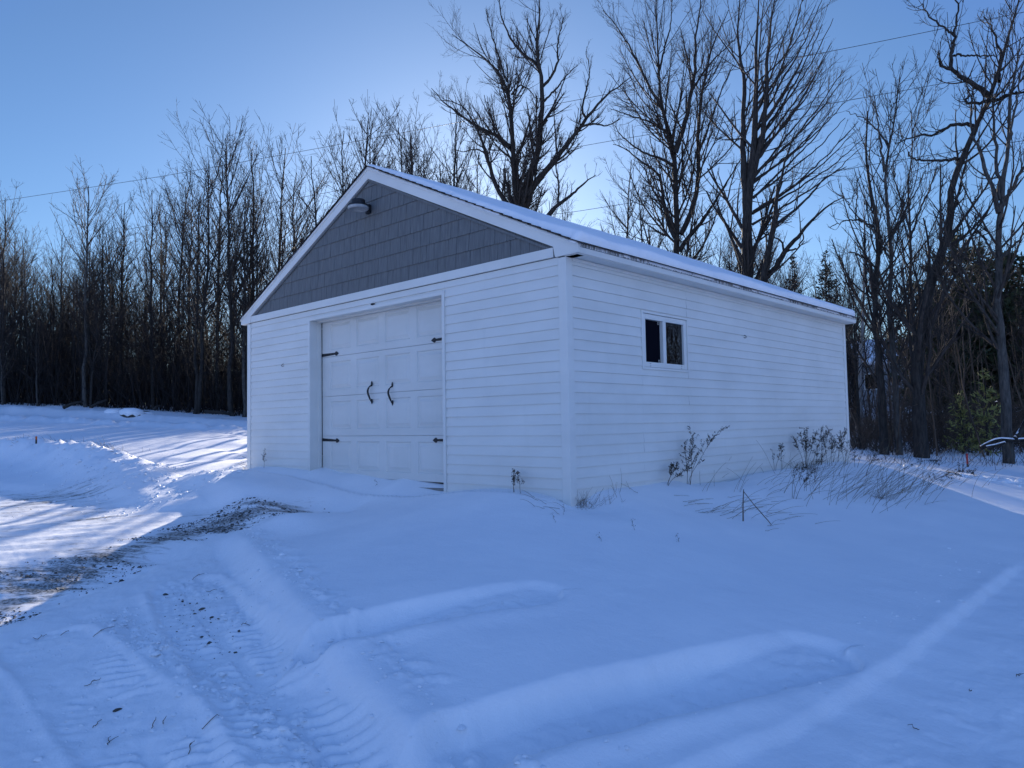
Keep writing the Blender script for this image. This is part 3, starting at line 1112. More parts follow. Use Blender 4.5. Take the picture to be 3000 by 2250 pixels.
def tubes(levels):
    """levels: list of (P, R, sides) -> vertices, quads"""
    Vs, Fs, base = [], [], 0
    for P, R, k in levels:
        B, n, _ = P.shape
        if B == 0:
            continue
        T = np.empty_like(P)
        T[:, 1:-1] = P[:, 2:] - P[:, :-2]
        T[:, 0] = P[:, 1] - P[:, 0]
        T[:, -1] = P[:, -1] - P[:, -2]
        T = nrm(T)
        mean = nrm(P[:, -1] - P[:, 0])
        ref = np.where(np.abs(mean[:, 2:3]) < .8, np.array([[0, 0, 1.]]), np.array([[1., .2, 0]]))[:, None, :]
        U = nrm(np.cross(T, ref))
        W = np.cross(T, U)
        an = 2 * np.pi * np.arange(k) / k
        ring = P[:, :, None] + R[:, :, None, None] * (U[:, :, None] * np.cos(an)[None, None, :, None] + W[:, :, None] * np.sin(an)[None, None, :, None])
        Vs.append(ring.reshape(-1, 3))
        b = (np.arange(B) * n * k)[:, None, None]
        i = (np.arange(n - 1) * k)[None, :, None]
        j = np.arange(k)[None, None]
        jn = (j + 1) % k
        Fs.append((base + np.stack([b + i + j, b + i + jn, b + i + k + jn, b + i + k + j], -1)).reshape(-1, 4))
        base += B * n * k
    return np.concatenate(Vs), np.concatenate(Fs)


def stack(polys, n, r0, r1):
    P = np.stack([resample(p, n) for p in polys])
    r0, r1 = np.asarray(r0, float), np.asarray(r1, float)
    t = np.linspace(0, 1, n)[None]
    return P, r0[:, None] * (1 - t) + r1[:, None] * t


def rough_trunk(rg, P, R, amt=.12):
    return P, R * (1 + amt * rg.normal(size=R.shape))


def tree_obj(name, trunk_levels, crown_levels, loc, label, group=None, tmat=BARK, cmat=TWIG, cat='tree'):
    t = props(empty(name, loc), label, cat, group)
    o_ = np.array(loc)
    v, f = tubes([(P - o_, R, k) for P, R, k in trunk_levels])
    big('trunk', v, f, tmat, t)
    v, f = tubes([(P - o_, R, k) for P, R, k in crown_levels])
    big('crown', v, f, cmat, t)
    return t


def c5(x, y):
    return 1100 + x * .4973, y * .4973


def c4(x, y):
    return 2100 + x * .5425, y * .5425


def c6(x, y):
    return 2400 + x * .4823, 700 + y * .4823


def dsp(x, y):
    return x * 1.3562, y * 1.3562


def traced(rg, fn, lines, depth, spread):
    """turn lines traced in photo pixels into 3-D limbs: each limb leaves its start depth at its own angle"""
    out = []
    for pts, d0, d1 in lines:
        n = len(pts)
        out.append([at(*fn(*p), depth + d0 + (d1 - d0) * (i / (n - 1)) ** 1.0) for i, p in enumerate(pts)])
    return out


def hero(name, fn, lines, radii, depth, label, seed, dens=(2.2, 3.6, 5.0), ang=((40, 12), (38, 13), (36, 14)), lf=(.45, .50, .55), up=(.13, .10, .07),
         foot=True, tmat=BARK, cmat=TWIG, wig=(.06, .08, .10), t0=.12, rmin=(.0085, .0054, .0039), lmax=(3.4, 1.8, .9), side=None):
    rg = np.random.default_rng(seed)
    polys = traced(rg, fn, lines, depth, 1)
    b = np.array(polys[0][0])
    g = G(b[0], b[1])
    if foot and b[2] > g:                     # carry the trunk down to the snow
        polys[0] = [np.array([b[0] + .02, b[1], g - .2])] + list(polys[0])
    P0, R0 = stack(polys, 22, [r[0] * .82 for r in radii], [min(r[1], .013) for r in radii])
    R0[0, 0] *= 1.12
    P0, R0 = rough_trunk(rg, P0, R0, .05)
    P0[:, 2:-1] += rg.normal(size=P0[:, 2:-1].shape) * .014
    a1 = sprout(rg, P0, R0, dens[0] * 1.15, t0, .98, lf[0], ang[0], 9, up[0], wig[0], .42, rmin[0], .5, lmax[0], side=side)
    a2 = sprout(rg, *a1, dens[1], .12, .98, lf[1], ang[1], 6, up[1], wig[1], .6, rmin[1], .25, lmax[1], side=side)
    a3 = sprout(rg, *a2, dens[2] * 1.3, .1, .98, lf[2], ang[2], 4, up[2], wig[2], .7, rmin[2], .15, lmax[2])
    loc = np.array([polys[0][0][0], polys[0][0][1], g])
    return tree_obj(name, [(P0, R0, 8)], [(*a1, 5), (*a2, 4), (*a3, 3)], loc, label, tmat=tmat, cmat=cmat)


# T1, the big dark tree right behind the middle of the roof
hero('bare_tree', c5, [
    ([(840, 1300), (835, 1180), (820, 1000), (803, 800), (800, 560), (775, 480), (700, 380), (560, 280), (450, 200)], 0, .8),
    ([(842, 1250), (870, 1150), (905, 1040), (960, 880), (985, 650), (985, 500), (960, 370), (940, 250), (970, 100), (965, -60)], 0, -.8),
    ([(850, 1240), (900, 1130), (960, 1060), (1050, 950), (1170, 800), (1240, 700), (1330, 590), (1430, 510), (1510, 450)], 0, -2.5),
    ([(1205, 745), (1290, 730), (1360, 742), (1410, 720), (1440, 700)], -1.6, -2.4),
    ([(838, 1260), (760, 1190), (700, 1080), (660, 920), (600, 760), (520, 620), (400, 590)], 0, 1.6),
    ([(795, 870), (720, 800), (650, 770), (560, 720), (500, 680), (400, 600), (330, 520)], .2, 2.4),
    ([(660, 910), (600, 880), (520, 895), (450, 880)], .8, 1.5),
    ([(985, 510), (1040, 450), (1075, 370), (1070, 260), (1110, 100)], -.4, -1.6),
    ([(960, 380), (880, 330), (800, 240), (740, 100), (730, 0)], -.4, 1.5),
    ([(990, 600), (1060, 530), (1130, 440), (1190, 380)], -.3, .8),
    ([(985, 740), (1040, 650), (1090, 580), (1110, 545)], -.3, -1.2),
    ([(1240, 700), (1215, 640), (1240, 540), (1265, 430), (1240, 300)], -1.8, -1.2),
    ([(800, 560), (850, 500), (900, 520), (960, 600)], .2, -.2),
    ([(775, 480), (740, 380), (690, 220), (650, 60)], .3, .6),
    ([(1000, 1295), (1060, 1220), (1150, 1150), (1230, 1080), (1300, 1030)], -1.5, -2.5),
    ([(1075, 1210), (1080, 1080), (1060, 960), (1100, 850)], -1.8, -1.4),
], [(.30, .03), (.22, .025), (.20, .022), (.06, .015), (.15, .025), (.11, .018), (.05, .012), (.08, .014), (.09, .014), (.06, .012), (.07, .02), (.06, .012), (.05, .012), (.06, .012), (.13, .03), (.06, .012)],
    31, 'big dark many limbed bare tree right behind the middle of the garage roof', 21, dens=(3.0, 3.8, 4.8), lf=(.33, .52, .58), lmax=(2.7, 1.7, .9))
# T2, the tree with steep forks to its right
hero('bare_tree', c5, [
    ([(1775, 1600), (1775, 1450), (1772, 1300), (1768, 1000), (1765, 880), (1735, 780), (1690, 650), (1662, 450), (1668, 250), (1650, 60), (1650, -80)], 0, .6),
    ([(1768, 900), (1800, 800), (1835, 680), (1860, 540), (1885, 400), (1880, 250), (1910, 80), (1920, -60)], 0, -1),
    ([(1790, 1480), (1850, 1390), (1905, 1330), (1965, 1240), (2030, 1140), (2090, 1040), (2160, 920)], 0, -2),
    ([(1765, 1400), (1730, 1330), (1700, 1200), (1685, 1050), (1640, 1000), (1560, 950), (1470, 870), (1400, 850)], 0, 1.5),
    ([(1800, 1380), (1860, 1260), (1895, 1130), (1905, 950), (1900, 780), (1915, 600), (1950, 400), (2010, 200), (2080, 60)], -.2, .6),
    ([(1760, 980), (1700, 940), (1600, 910), (1520, 860), (1440, 790), (1410, 740)], 0, -1.2),
    ([(1800, 1020), (1830, 1100), (1870, 1220), (1850, 1290)], 0, -.6),
    ([(1735, 790), (1640, 730), (1540, 690), (1440, 660), (1380, 640)], .2, 1.2),
    ([(1690, 640), (1620, 520), (1560, 400), (1480, 240), (1400, 130), (1340, 60)], .4, 1.2),
    ([(1665, 440), (1700, 300), (1740, 150), (1745, 0)], .5, -.2),
    ([(1860, 540), (1930, 430), (2010, 330), (2100, 250), (2130, 220)], -.5, .5),
    ([(1905, 900), (1980, 700), (2040, 520), (2110, 380)], 0, -1),
], [(.24, .02), (.13, .018), (.11, .02), (.12, .02), (.13, .016), (.08, .012), (.05, .02), (.06, .012), (.08, .012), (.06, .012), (.06, .012), (.06, .012)],
    29, 'tall bare tree with steep forks left of the thick wind swept tree', 22, dens=(3.0, 3.6, 4.8), lf=(.38, .52, .58), up=(.12, .1, .06))
# T3, the thick trunk whose fine limbs all sweep up to the right
_l, _rad = [([(160, 1640), (165, 1500), (160, 1300), (165, 1120), (185, 950), (205, 700), (212, 450), (215, 200), (228, -60)], 0, 0)], [(.38, .02)]
_l += [([(160, 1150), (145, 950), (140, 700), (150, 450), (110, 200), (130, -60)], 0, .8), ([(190, 950), (240, 780), (265, 560), (275, 300), (300, 60), (330, -60)], 0, -.8)]
_rad += [(.16, .02), (.15, .018)]
_rg = np.random.default_rng(77)
for k in range(21):                         # the fan
    f = k / 20
    y0 = 1190 - 560 * f + _rg.uniform(-40, 40)
    x0 = 190 + 25 * f
    x1, y1 = 760 - 260 * f + _rg.uniform(-70, 90), 830 - 900 * f + _rg.uniform(-60, 60)
    mid = (x0 + (x1 - x0) * .4 + _rg.uniform(-20, 20), y0 + (y1 - y0) * .36 + 20)
    m2 = (x0 + (x1 - x0) * .72, y0 + (y1 - y0) * .66 + 10)
    _l.append(([(x0, y0), mid, m2, (x1, y1)], 0, _rg.uniform(-2.5, 2.5)))
    _rad.append((.055, .010))
_l += [([(250, 1640), (250, 1520), (275, 1380), (310, 1200), (330, 1020), (370, 860), (430, 700)], -.6, -1.2), ([(265, 1500), (330, 1430), (370, 1350), (440, 1280), (520, 1180), (600, 1110), (690, 1060)], -.6, -2.2),
       ([(300, 1240), (350, 1190), (430, 1130), (500, 1060), (580, 960), (700, 900)], -.7, 1), ([(150, 1450), (100, 1330), (60, 1240), (10, 1130), (-20, 1000)], 0, 1.2), ([(365, 1380), (350, 1300), (260, 1260), (180, 1300)], -.8, .4),
       ([(370, 1360), (440, 1340), (470, 1280), (460, 1230)], -.9, -1.4)]
_rad += [(.17, .03), (.13, .015), (.08, .012), (.09, .012), (.05, .012), (.05, .012)]
hero('bare_tree', c4, _l, _rad, 26, 'thick trunked bare tree whose fine limbs all sweep up to the right', 23, dens=(1.3, 2.6, 3.6), ang=((34, 12), (32, 12), (34, 12)), up=(.05, .05, .03), wig=(.04, .06, .08), side=(.35, .35, .35))
# T4, the pair with a dead hooked limb
hero('bare_tree', c4, [
    ([(880, 1990), (850, 1650), (860, 1480), (888, 1350), (872, 1250), (850, 1180), (860, 1090), (820, 1000), (805, 850), (800, 760), (815, 600)], 0, .2),
    ([(845, 1560), (830, 1420), (790, 1380), (720, 1358)], 0, -.5),
    ([(845, 1225), (800, 1200), (750, 1185), (690, 1195), (600, 1225)], 0, .6),
    ([(750, 1190), (755, 1080), (760, 960)], .2, .2),
    ([(850, 1480), (900, 1300), (1000, 1180), (1080, 1090)], 0, -.8),
], [(.125, .014), (.05, .014), (.035, .008), (.02, .007), (.035, .008)], 17.5, 'dark bare tree with a dead hooked limb right of the garage corner', 24, dens=(2.4, 3.4, 5.0), lf=(.34, .42, .5))
hero('bare_tree', c4, [
    ([(960, 1990), (935, 1650), (938, 1450), (940, 1280), (915, 1050), (905, 920), (930, 800), (955, 650), (975, 480), (990, 400)], .4, .8),
    ([(905, 930), (885, 760), (860, 600), (850, 520)], .6, .2),
    ([(938, 1300), (1000, 1180), (1060, 1060), (1130, 920)], .5, 1.2),
    ([(938, 1400), (850, 1250), (740, 1150), (680, 1040)], .5, -.4),
    ([(930, 800), (870, 700), (800, 640), (700, 600)], .6, 1.4),
], [(.095, .010), (.04, .008), (.035, .008), (.035, .008), (.03, .008)], 17, 'slim straight grey bare tree beside the tree with the hooked limb', 25, dens=(3.0, 3.4, 5.0), lf=(.32, .42, .5), tmat=BARKG)
hero('bare_tree', c4, [
    ([(1075, 1990), (1055, 1650), (1045, 1400), (1048, 1220), (1035, 1000), (1060, 800), (1050, 600)], .4, .9),
    ([(1045, 1300), (1090, 1150), (1150, 1020), (1190, 900)], .5, 0),
    ([(1045, 1250), (1000, 1100), (960, 980), (950, 850)], .5, 1),
    ([(1045, 1450), (1110, 1330), (1200, 1230)], .5, 0),
], [(.075, .009), (.035, .008), (.035, .008), (.03, .008)], 18, 'thin grey bare tree with ascending twigs left of the crooked leaning tree', 26, dens=(3.0, 3.4, 5.0), lf=(.34, .42, .5), tmat=BARKG)
# T5, the crooked leaning tree
hero('crooked_tree', c4, [
    ([(1080, 2010), (1100, 1850), (1118, 1700), (1135, 1600), (1180, 1450), (1250, 1260), (1285, 1170), (1270, 1120), (1242, 1080), (1252, 960), (1262, 945), (1322, 925), (1338, 860), (1345, 800), (1385, 710), (1410, 630), (1475, 530), (1525, 445), (1532, 330), (1545, 240), (1585, 140), (1625, 60), (1650, -60)], 0, -.6),
    ([(1475, 520), (1420, 480), (1350, 430), (1262, 372), (1200, 350), (1196, 280)], -.4, -1.2),
    ([(1262, 372), (1275, 250), (1290, 120), (1310, 40), (1270, -60)], -.8, -.9),
    ([(1330, 855), (1250, 866), (1180, 866), (1090, 866), (1050, 850), (1035, 820)], -.2, -.9),
    ([(1385, 680), (1330, 668), (1260, 676), (1210, 710), (1165, 732), (1100, 725), (1040, 745), (960, 775)], -.2, .8),
    ([(1480, 540), (1400, 555), (1350, 560), (1345, 540), (1365, 520), (1360, 480)], -.4, .2),
    ([(1490, 550), (1570, 515), (1659, 495), (1740, 480)], -.4, -1.4),
    ([(1525, 440), (1515, 380), (1540, 300), (1500, 180), (1440, 90)], -.5, .4),
    ([(1290, 200), (1220, 150), (1150, 90), (1110, 20)], -.9, -.2),
    ([(1275, 1130), (1300, 1090), (1280, 1060)], 0, -.3),
    ([(1260, 1300), (1330, 1180), (1400, 1080), (1420, 1000)], 0, .8),
    ([(1280, 300), (1400, 300), (1500, 305)], -.8, -.2),
], [(.18, .022), (.085, .04), (.045, .01), (.045, .018), (.055, .01), (.045, .015), (.045, .012), (.05, .012), (.03, .01), (.06, .02), (.04, .01), (.03, .01)],
    16.5, 'crooked dark leaning tree with zigzag upper trunk at the woods edge', 27, dens=(3.0, 4.0, 5.5), lf=(.32, .42, .5), lmax=(2.0, 1.1, .6))
# T6, the straight tree near the right edge
hero('bare_tree', c4, [
    ([(1545, 1990), (1520, 1700), (1525, 1500), (1522, 1150), (1545, 1020), (1575, 760), (1580, 600), (1600, 420), (1640, 200)], 0, .2),
    ([(1522, 1150), (1480, 1000), (1440, 880), (1420, 800), (1390, 760), (1370, 640), (1380, 450)], 0, .8),
    ([(1530, 1130), (1590, 1020), (1640, 930), (1720, 820), (1790, 700)], 0, -1),
    ([(1530, 1400), (1590, 1340), (1650, 1270), (1740, 1190)], 0, -.6),
    ([(1525, 1080), (1510, 900), (1500, 700), (1490, 520), (1500, 350)], .1, .6),
    ([(1505, 1390), (1440, 1280), (1340, 1190), (1290, 1090)], 0, .8),
    ([(1570, 800), (1610, 600), (1640, 400), (1680, 250)], .1, -.5),
], [(.135, .010), (.06, .009), (.06, .009), (.045, .008), (.05, .009), (.035, .008), (.035, .008)], 15.5, 'straight grey trunked tree nearest the right edge of the woods', 28, dens=(3.2, 3.6, 5.0), lf=(.32, .42, .5), tmat=BARKG, up=(.14, .1, .05))


# ---- tree kinds that are copied
def wood_tree(seed, h, lean, nlimb, spread, t0=.26):
    rg = np.random.default_rng(seed)
    n = 16
    t = np.linspace(0, 1, n)
    wob = np.cumsum(rg.normal(size=(n, 2)) * .05 * h / 14, 0)
    P0 = np.stack([lean[0] * t ** 1.5 * h + wob[:, 0], lean[1] * t ** 1.5 * h + wob[:, 1], t * h - .25], 1)[None]
    P0[0, 0, :2] = 0
    R0 = (.0085 * h * (1 - .92 * t) + .010)[None]
    a1 = sprout(rg, P0, R0, nlimb / h, t0, .96, spread, (38, 9), 10, .085, .06, .5, .015, .8, h * .36, tipbias=.62)
    a2 = sprout(rg, *a1, 2.3, .15, .98, .44, (38, 12), 6, .07, .09, .55, .010, .4, 2.2)
    a3 = sprout(rg, *a2, 3.0, .1, .98, .5, (36, 12), 4, .05, .12, .7, .0068, .25, 1.1)
    return [(P0, R0, 7)], [(*a1, 4), (*a2, 3), (*a3, 3)]


protos = []
for sd, h, ln, nl, sp in [(1, 14, (.02, .01), 30, .40), (2, 15, (-.03, .02), 34, .34), (3, 12, (.05, -.02), 26, .46), (4, 16, (.0, .03), 38, .30), (5, 13, (-.05, .0), 26, .52), (6, 15, (.03, .03), 32, .56)]:
    protos.append((wood_tree(sd, h, ln, nl, sp), h))
for sd, h, ln, nl, sp in [(7, 15, (.02, -.02), 26, .36), (8, 16, (-.03, .01), 28, .32), (9, 14, (.04, .02), 24, .44)]:   # crowns high on bare stems
    protos.append((wood_tree(sd, h, ln, nl, sp, .55), h))
pmesh = []


def place_wood(i, x, y, sc_, rz, label, group, mat):
    (tl, cl), h = protos[i]
    key = (i, mat.name)
    z = G(x, y)
    hit_ = [q_ for q_ in pmesh if q_[0] == key]
    if hit_:
        t = copy_tree(hit_[0][1])
    else:
        t = tree_obj('slender_tree', tl, cl, np.zeros(3), label, group, tmat=mat)
        pmesh.append((key, t))
    t.location = (x, y, z - .1)
    t.rotation_euler = (0, 0, rz)
    t.scale = (sc_, sc_, sc_)
    props(t, label, 'tree', group)
    return t


LT = 'slender bare tree in the dense dark woods across the field'
LG = 'slender bare trees of the woods across the field'
tops = np.array([(-250, 410), (0, 405), (40, 430), (110, 450), (180, 400), (230, 420), (300, 390), (350, 350), (420, 305), (500, 290), (580, 290), (640, 340), (690, 330), (705, 260), (770, 190), (830, 210), (900, 190), (1000, 180)])
rw = np.random.default_rng(5)


def wood_at(pxd, depth, fac, i=None, mat=None, label=LT, group=LG):
    px = pxd * 1.3562
    q = at(px, 1250, depth)
    z = G(q[0], q[1])
    ty = np.interp(pxd, tops[:, 0], tops[:, 1]) * 1.3562
    ztop = at(px, ty, depth)[2]
    i = int(rw.integers(6)) if i is None else i
    s_ = max(.35, (ztop - z) * fac * .88 / protos[i][1])
    return place_wood(i, q[0], q[1], s_, rw.uniform(0, 6.28), label, group, mat or BARK)


for pxd, dep, fac in [(8, 43, 1.0), (60, 44, .86), (120, 45, .9), (186, 42, 1.04), (215, 43, .86), (262, 44, .98), (330, 43, .95), (385, 45, .9), (425, 42, .95), (470, 44, .96), (505, 42, 1.02), (548, 43, 1.0), (590, 44, 1.0), (630, 43, .98), (-60, 44, 1.0)]:
    wood_at(pxd, dep, fac * 1.13, mat=BARKG if rw.random() < .5 else BARK)
for k in range(88):
    wood_at(-160 + 820 * rw.random() ** .92 if k % 4 else rw.uniform(-160, 480), rw.uniform(41.5, 56), rw.uniform(.5, .98), mat=BARKG if rw.random() < .35 else BARK)
LT2 = 'thin bare tree standing farther back behind the garage roof'
LG2 = 'thin bare trees farther back behind the garage roof'
for pxd, dep, fac in [(712, 40, 1.02), (748, 42, 1.04), (772, 39, 1.1), (800, 41, 1.05), (838, 41, 1.0), (868, 44, 1.0), (905, 42, .98), (950, 43, .95), (985, 45, .9), (885, 40, 1.08), (925, 39, 1.05), (970, 40, 1.1), (1005, 40, 1.0), (1030, 44, .92), (1075, 44, .84), (1120, 42, .76), (1150, 40, .74), (1180, 45, .76), (1215, 43, .72), (1260, 44, .66), (1300, 42, .66), (1345, 46, .9), (1375, 44, .8), (1560, 44, .66), (1640, 46, .6)]:
    wood_at(pxd, dep, fac, i=6 + int(rw.integers(3)), label=LT2, group=LG2)
for k in range(6):
    wood_at(rw.uniform(690, 1000), rw.uniform(42, 52), rw.uniform(.7, .95), i=6 + k % 3, label=LT2, group=LG2)
for k in range(46):                       # low trees seen just over the roof further right
    wood_at(rw.uniform(1080, 1900), rw.uniform(34, 52), rw.uniform(.40, .60), label='low bare tree seen over the garage roof between the big trees', group='low bare trees over the garage roof')
LT3 = 'thin bare tree in the tangled woods to the right of the garage'
LG3 = 'thin bare trees in the woods to the right of the garage'
tops = np.array([(1850, 300), (2000, 250), (2300, 150), (2700, 100)])
for k in range(15):
    wood_at(rw.uniform(1850, 2420), rw.uniform(18, 38), rw.uniform(.35, .75), label=LT3, group=LG3)


# ---- undergrowth, each wood one mass
def stems(rg, xy, hts, rad, lean, n=5, wig=.09, up=.05):
    N = len(xy)
    z = ground_h(xy[:, 0], xy[:, 1]) - .05
    P = np.zeros((N, n, 3))
    P[:, 0] = np.column_stack([xy, z])
    d = nrm(np.column_stack([rg.normal(0, lean, (N, 2)), np.ones(N)]))
    for k in range(1, n):
        d = nrm(d + wig * rg.normal(size=(N, 3)) + np.array([0, 0, up]))
        P[:, k] = P[:, k - 1] + d * (hts / (n - 1))[:, None]
    R = rad[:, None] * np.linspace(1, .3, n)[None]
    return P, R


def field_xy(rg, N, a0, a1, d0, d1, pw=1.):
    px = rg.uniform(a0, a1, N) * 1.3562
    dep = d0 + (d1 - d0) * rg.random(N) ** pw
    d = CF[None] + CR[None] * ((px - 1500) / F_PX)[:, None]
    return (CAM[None] + d * dep[:, None])[:, :2]


rg = np.random.default_rng(31)
xy = field_xy(rg, 6500, -220, 720, 42.5, 75, 1.3)
P1, R1 = stems(rg, xy, (rg.gamma(4, .8, len(xy)) + .6) * (1 + 1.1 * fbm(xy[:, 0] * .22, xy[:, 1] * .22, 3)), rg.uniform(.010, .032, len(xy)), .30, 6, .13)
b1 = sprout(rg, P1, R1, 1.7, .15, .98, .42, (48, 16), 4, .03, .16, .6, .009, .3, 1.8)
xy = field_xy(rg, 520, -220, 720, 42.5, 62)
P2, R2 = stems(rg, xy, rg.uniform(4, 8, len(xy)), rg.uniform(.02, .045, len(xy)), .05, 7, .04)
b2 = sprout(rg, P2, R2, .9, .3, .98, .25, (36, 12), 5, .08, .1, .5, .014, .5, 2.2)
v, f = tubes([(P1, R1, 3), (*b1, 3), (P2, R2, 4), (*b2, 3)])
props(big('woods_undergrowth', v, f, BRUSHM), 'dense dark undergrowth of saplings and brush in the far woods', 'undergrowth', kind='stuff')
rg = np.random.default_rng(32)
xy = field_xy(rg, 3000, 1835, 2420, 18.2, 29, 1.3)
P1, R1 = stems(rg, xy, rg.gamma(4, .24, len(xy)) + .3, rg.uniform(.003, .010, len(xy)), .55, 7, .24, .02)
b1 = sprout(rg, P1, R1, 2.4, .15, .98, .45, (40, 14), 4, .03, .18, .7, .004, .15, .8)
xy = field_xy(rg, 110, 1835, 2420, 17, 30)
P2, R2 = stems(rg, xy, rg.uniform(2.5, 5.5, len(xy)), rg.uniform(.012, .028, len(xy)), .14, 8, .07)
b2 = sprout(rg, P2, R2, 2.0, .2, .98, .32, (44, 14), 5, .05, .14, .6, .006, .3, 1.5)
b3 = sprout(rg, *b2, 2.2, .2, .98, .5, (40, 14), 4, .03, .16, .7, .004, .15, .7)
v, f = tubes([(P1, R1, 3), (*b1, 3), (P2, R2, 4), (*b2, 3), (*b3, 3)])
props(big('roadside_brush', v, f, REDBRUSH), 'tangled reddish brown brush filling the woods right of the garage', 'brush', kind='stuff')


# ---- conifers: trunk, drooping whorls and needle sprays of small blades
def conifer(seed, h, rad, per_m, droop, mat, name, loc, label, group=None, base=.08, needle=.10, dens=26, bare=0., upc=0.):
    rg = np.random.default_rng(seed)
    n = 12
    t = np.linspace(0, 1, n)
    P0 = np.stack([.01 * h * np.sin(t * 3 + seed), .01 * h * np.cos(t * 2), t * h - .2], 1)[None]
    R0 = (.012 * h * (1 - .93 * t) + .008)[None]
    N = int(per_m * h)
    ft = base + (1 - base) * rg.random(N) ** .85
    az = rg.uniform(0, 2 * np.pi, N)
    prof = (1 - ft) ** .75 * (1 - .35 * np.exp(-((ft - base) / .08)))
    ln = rad * np.maximum(.05, prof) * rg.uniform(.55, 1.15, N)
    m_ = 7
    s_ = np.linspace(0, 1, m_)
    dirx, diry = np.cos(az), np.sin(az)
    zz = ft[:, None] * h + ln[:, None] * (-(droop) * s_ + (droop * .9 + upc) * s_ ** 2.2)[None] + .25 * (ft[:, None] - .3) * ln[:, None] * s_
    P1 = np.stack([dirx[:, None] * ln[:, None] * s_, diry[:, None] * ln[:, None] * s_, zz], -1)
    P1 += rg.normal(size=P1.shape) * .02 * s_[None, :, None] * ln[:, None, None]
    R1 = np.maximum(.004, ln * .010)[:, None] * np.linspace(1, .3, m_)[None]
    a2 = sprout(rg, P1, R1, 4.2, bare + .12, 1., .42, (48, 10), 4, -.02, .10, .6, .004, .08, 1.2, tipbias=.6)
    allP = np.concatenate([resample3(P1, 4), a2[0]])
    # needle blades along every twig
    L = np.linalg.norm(np.diff(allP, axis=1), axis=2).sum(1)
    cnt = np.maximum(2, (L * dens).astype(int))
    idx = np.repeat(np.arange(len(allP)), cnt)
    f = rg.random(len(idx)) * 2.999
    i0 = f.astype(int)
    fr = (f - i0)[:, None]
    p = allP[idx, i0] * (1 - fr) + allP[idx, i0 + 1] * fr
    T = nrm(allP[idx, i0 + 1] - allP[idx, i0])
    q = nrm(T * .8 + rg.normal(size=(len(idx), 3)) * .6 + np.array([0, 0, .15]))
    sd = nrm(np.cross(q, rg.normal(size=q.shape)))
    ll = needle * rg.uniform(.5, 1.2, len(idx))[:, None]
    ww = ll * .17
    V_ = np.stack([p - sd * ww, p + q * ll * .55 + sd * ww * .2 - sd * ww * 1.1, p + q * ll, p + sd * ww], 1).reshape(-1, 3)
    F_ = np.arange(len(V_)).reshape(-1, 4)
    t_ = props(empty(name, loc), label, 'tree', group)
    v, f_ = tubes([(P0, R0, 7), (P1, R1, 4), (a2[0], a2[1], 3)])
    big('trunk', v, f_, BARK, t_)
    big('crown', V_, F_, mat, t_, smooth=False)
    return t_


def resample3(P, n):
    m_ = P.shape[1]
    f = np.linspace(0, m_ - 1.001, n)
    i = f.astype(int)
    return P[:, i] * (1 - (f - i))[None, :, None] + P[:, i + 1] * (f - i)[None, :, None]


def spot(pxd, depth):
    q = at(pxd * 1.3562, 1235, depth)
    return np.array([q[0], q[1], G(q[0], q[1])])


def htop(loc, yd, pxd, depth):
    return at(pxd * 1.3562, yd * 1.3562, depth)[2] - loc[2]


p_ = spot(1798, 44)
conifer(41, htop(p_, 536, 1798, 44), 2.0, 26, .25, NEEDLE, 'spruce_tree', p_, 'dark pointed spruce just right of the far roof corner', base=.05, needle=.20, dens=16)
p_ = spot(1726, 48)
conifer(42, htop(p_, 545, 1726, 48), 1.5, 24, .3, NEEDLE, 'spruce_tree', p_, 'narrow sparse spruce seen over the far end of the roof', base=.05, needle=.20, dens=13)
for sd, pxd, dep, yd, rad, lab in [(43, 2085, 30, 500, 3.9, 'big dark pine behind the crooked leaning tree'), (44, 2185, 28, 540, 3.8, 'big dark pine behind the straight tree at the right edge'),
                                   (46, 2290, 27, 480, 3.2, 'dark pine past the straight tree at the right edge'), (51, 2135, 35, 520, 3.6, 'dark pine standing back between the two big pines'), (52, 2040, 38, 640, 3.0, 'dark pine low behind the crooked tree trunk')]:
    p_ = spot(pxd, dep)
    conifer(sd, htop(p_, yd, pxd, dep), rad, 22, .12, PINEN, 'pine_tree', p_, lab, base=.06, needle=.22, dens=26, bare=.1, upc=.25)
p_ = spot(2132, 17.4)
conifer(48, htop(p_, 800, 2132, 17.4), .62, 34, .1, YPINE, 'young_pine', p_, 'small sunlit yellow green young pine in the brush', base=.02, needle=.11, dens=26, upc=.3)
p_ = spot(2078, 17.8)
conifer(49, htop(p_, 850, 2078, 17.8), .55, 40, .1, YPINE, 'young_pine', p_, 'smallest young pine low in the brush by the leaning tree', base=.02, needle=.11, dens=24, upc=.3)
# pale birch by the corner
b_ = spot(1857, 24)
_z = lambda yd: at(1857 * 1.3562, yd * 1.3562, 24)
rgb = np.random.default_rng(50)
Pb, Rb = stack([[b_ + [0, 0, -.2], _z(800), _z(700) + [.1, 0, 0], _z(560) + [.15, 0, 0], _z(430) + [.1, .1, 0]]], 14, [.075], [.012])
c1_ = sprout(rgb, Pb, Rb, 3, .35, .98, .22, (40, 10), 7, .08, .1, .5, .010, .4, 1.6)
c2_ = sprout(rgb, *c1_, 3, .15, .98, .5, (40, 12), 4, .03, .14, .7, .007, .15, .8)
tree_obj('birch_tree', [(Pb, Rb, 8)], [(*c1_, 4), (*c2_, 3)], b_, 'pale slender birch just right of the garage corner', tmat=BARKP)

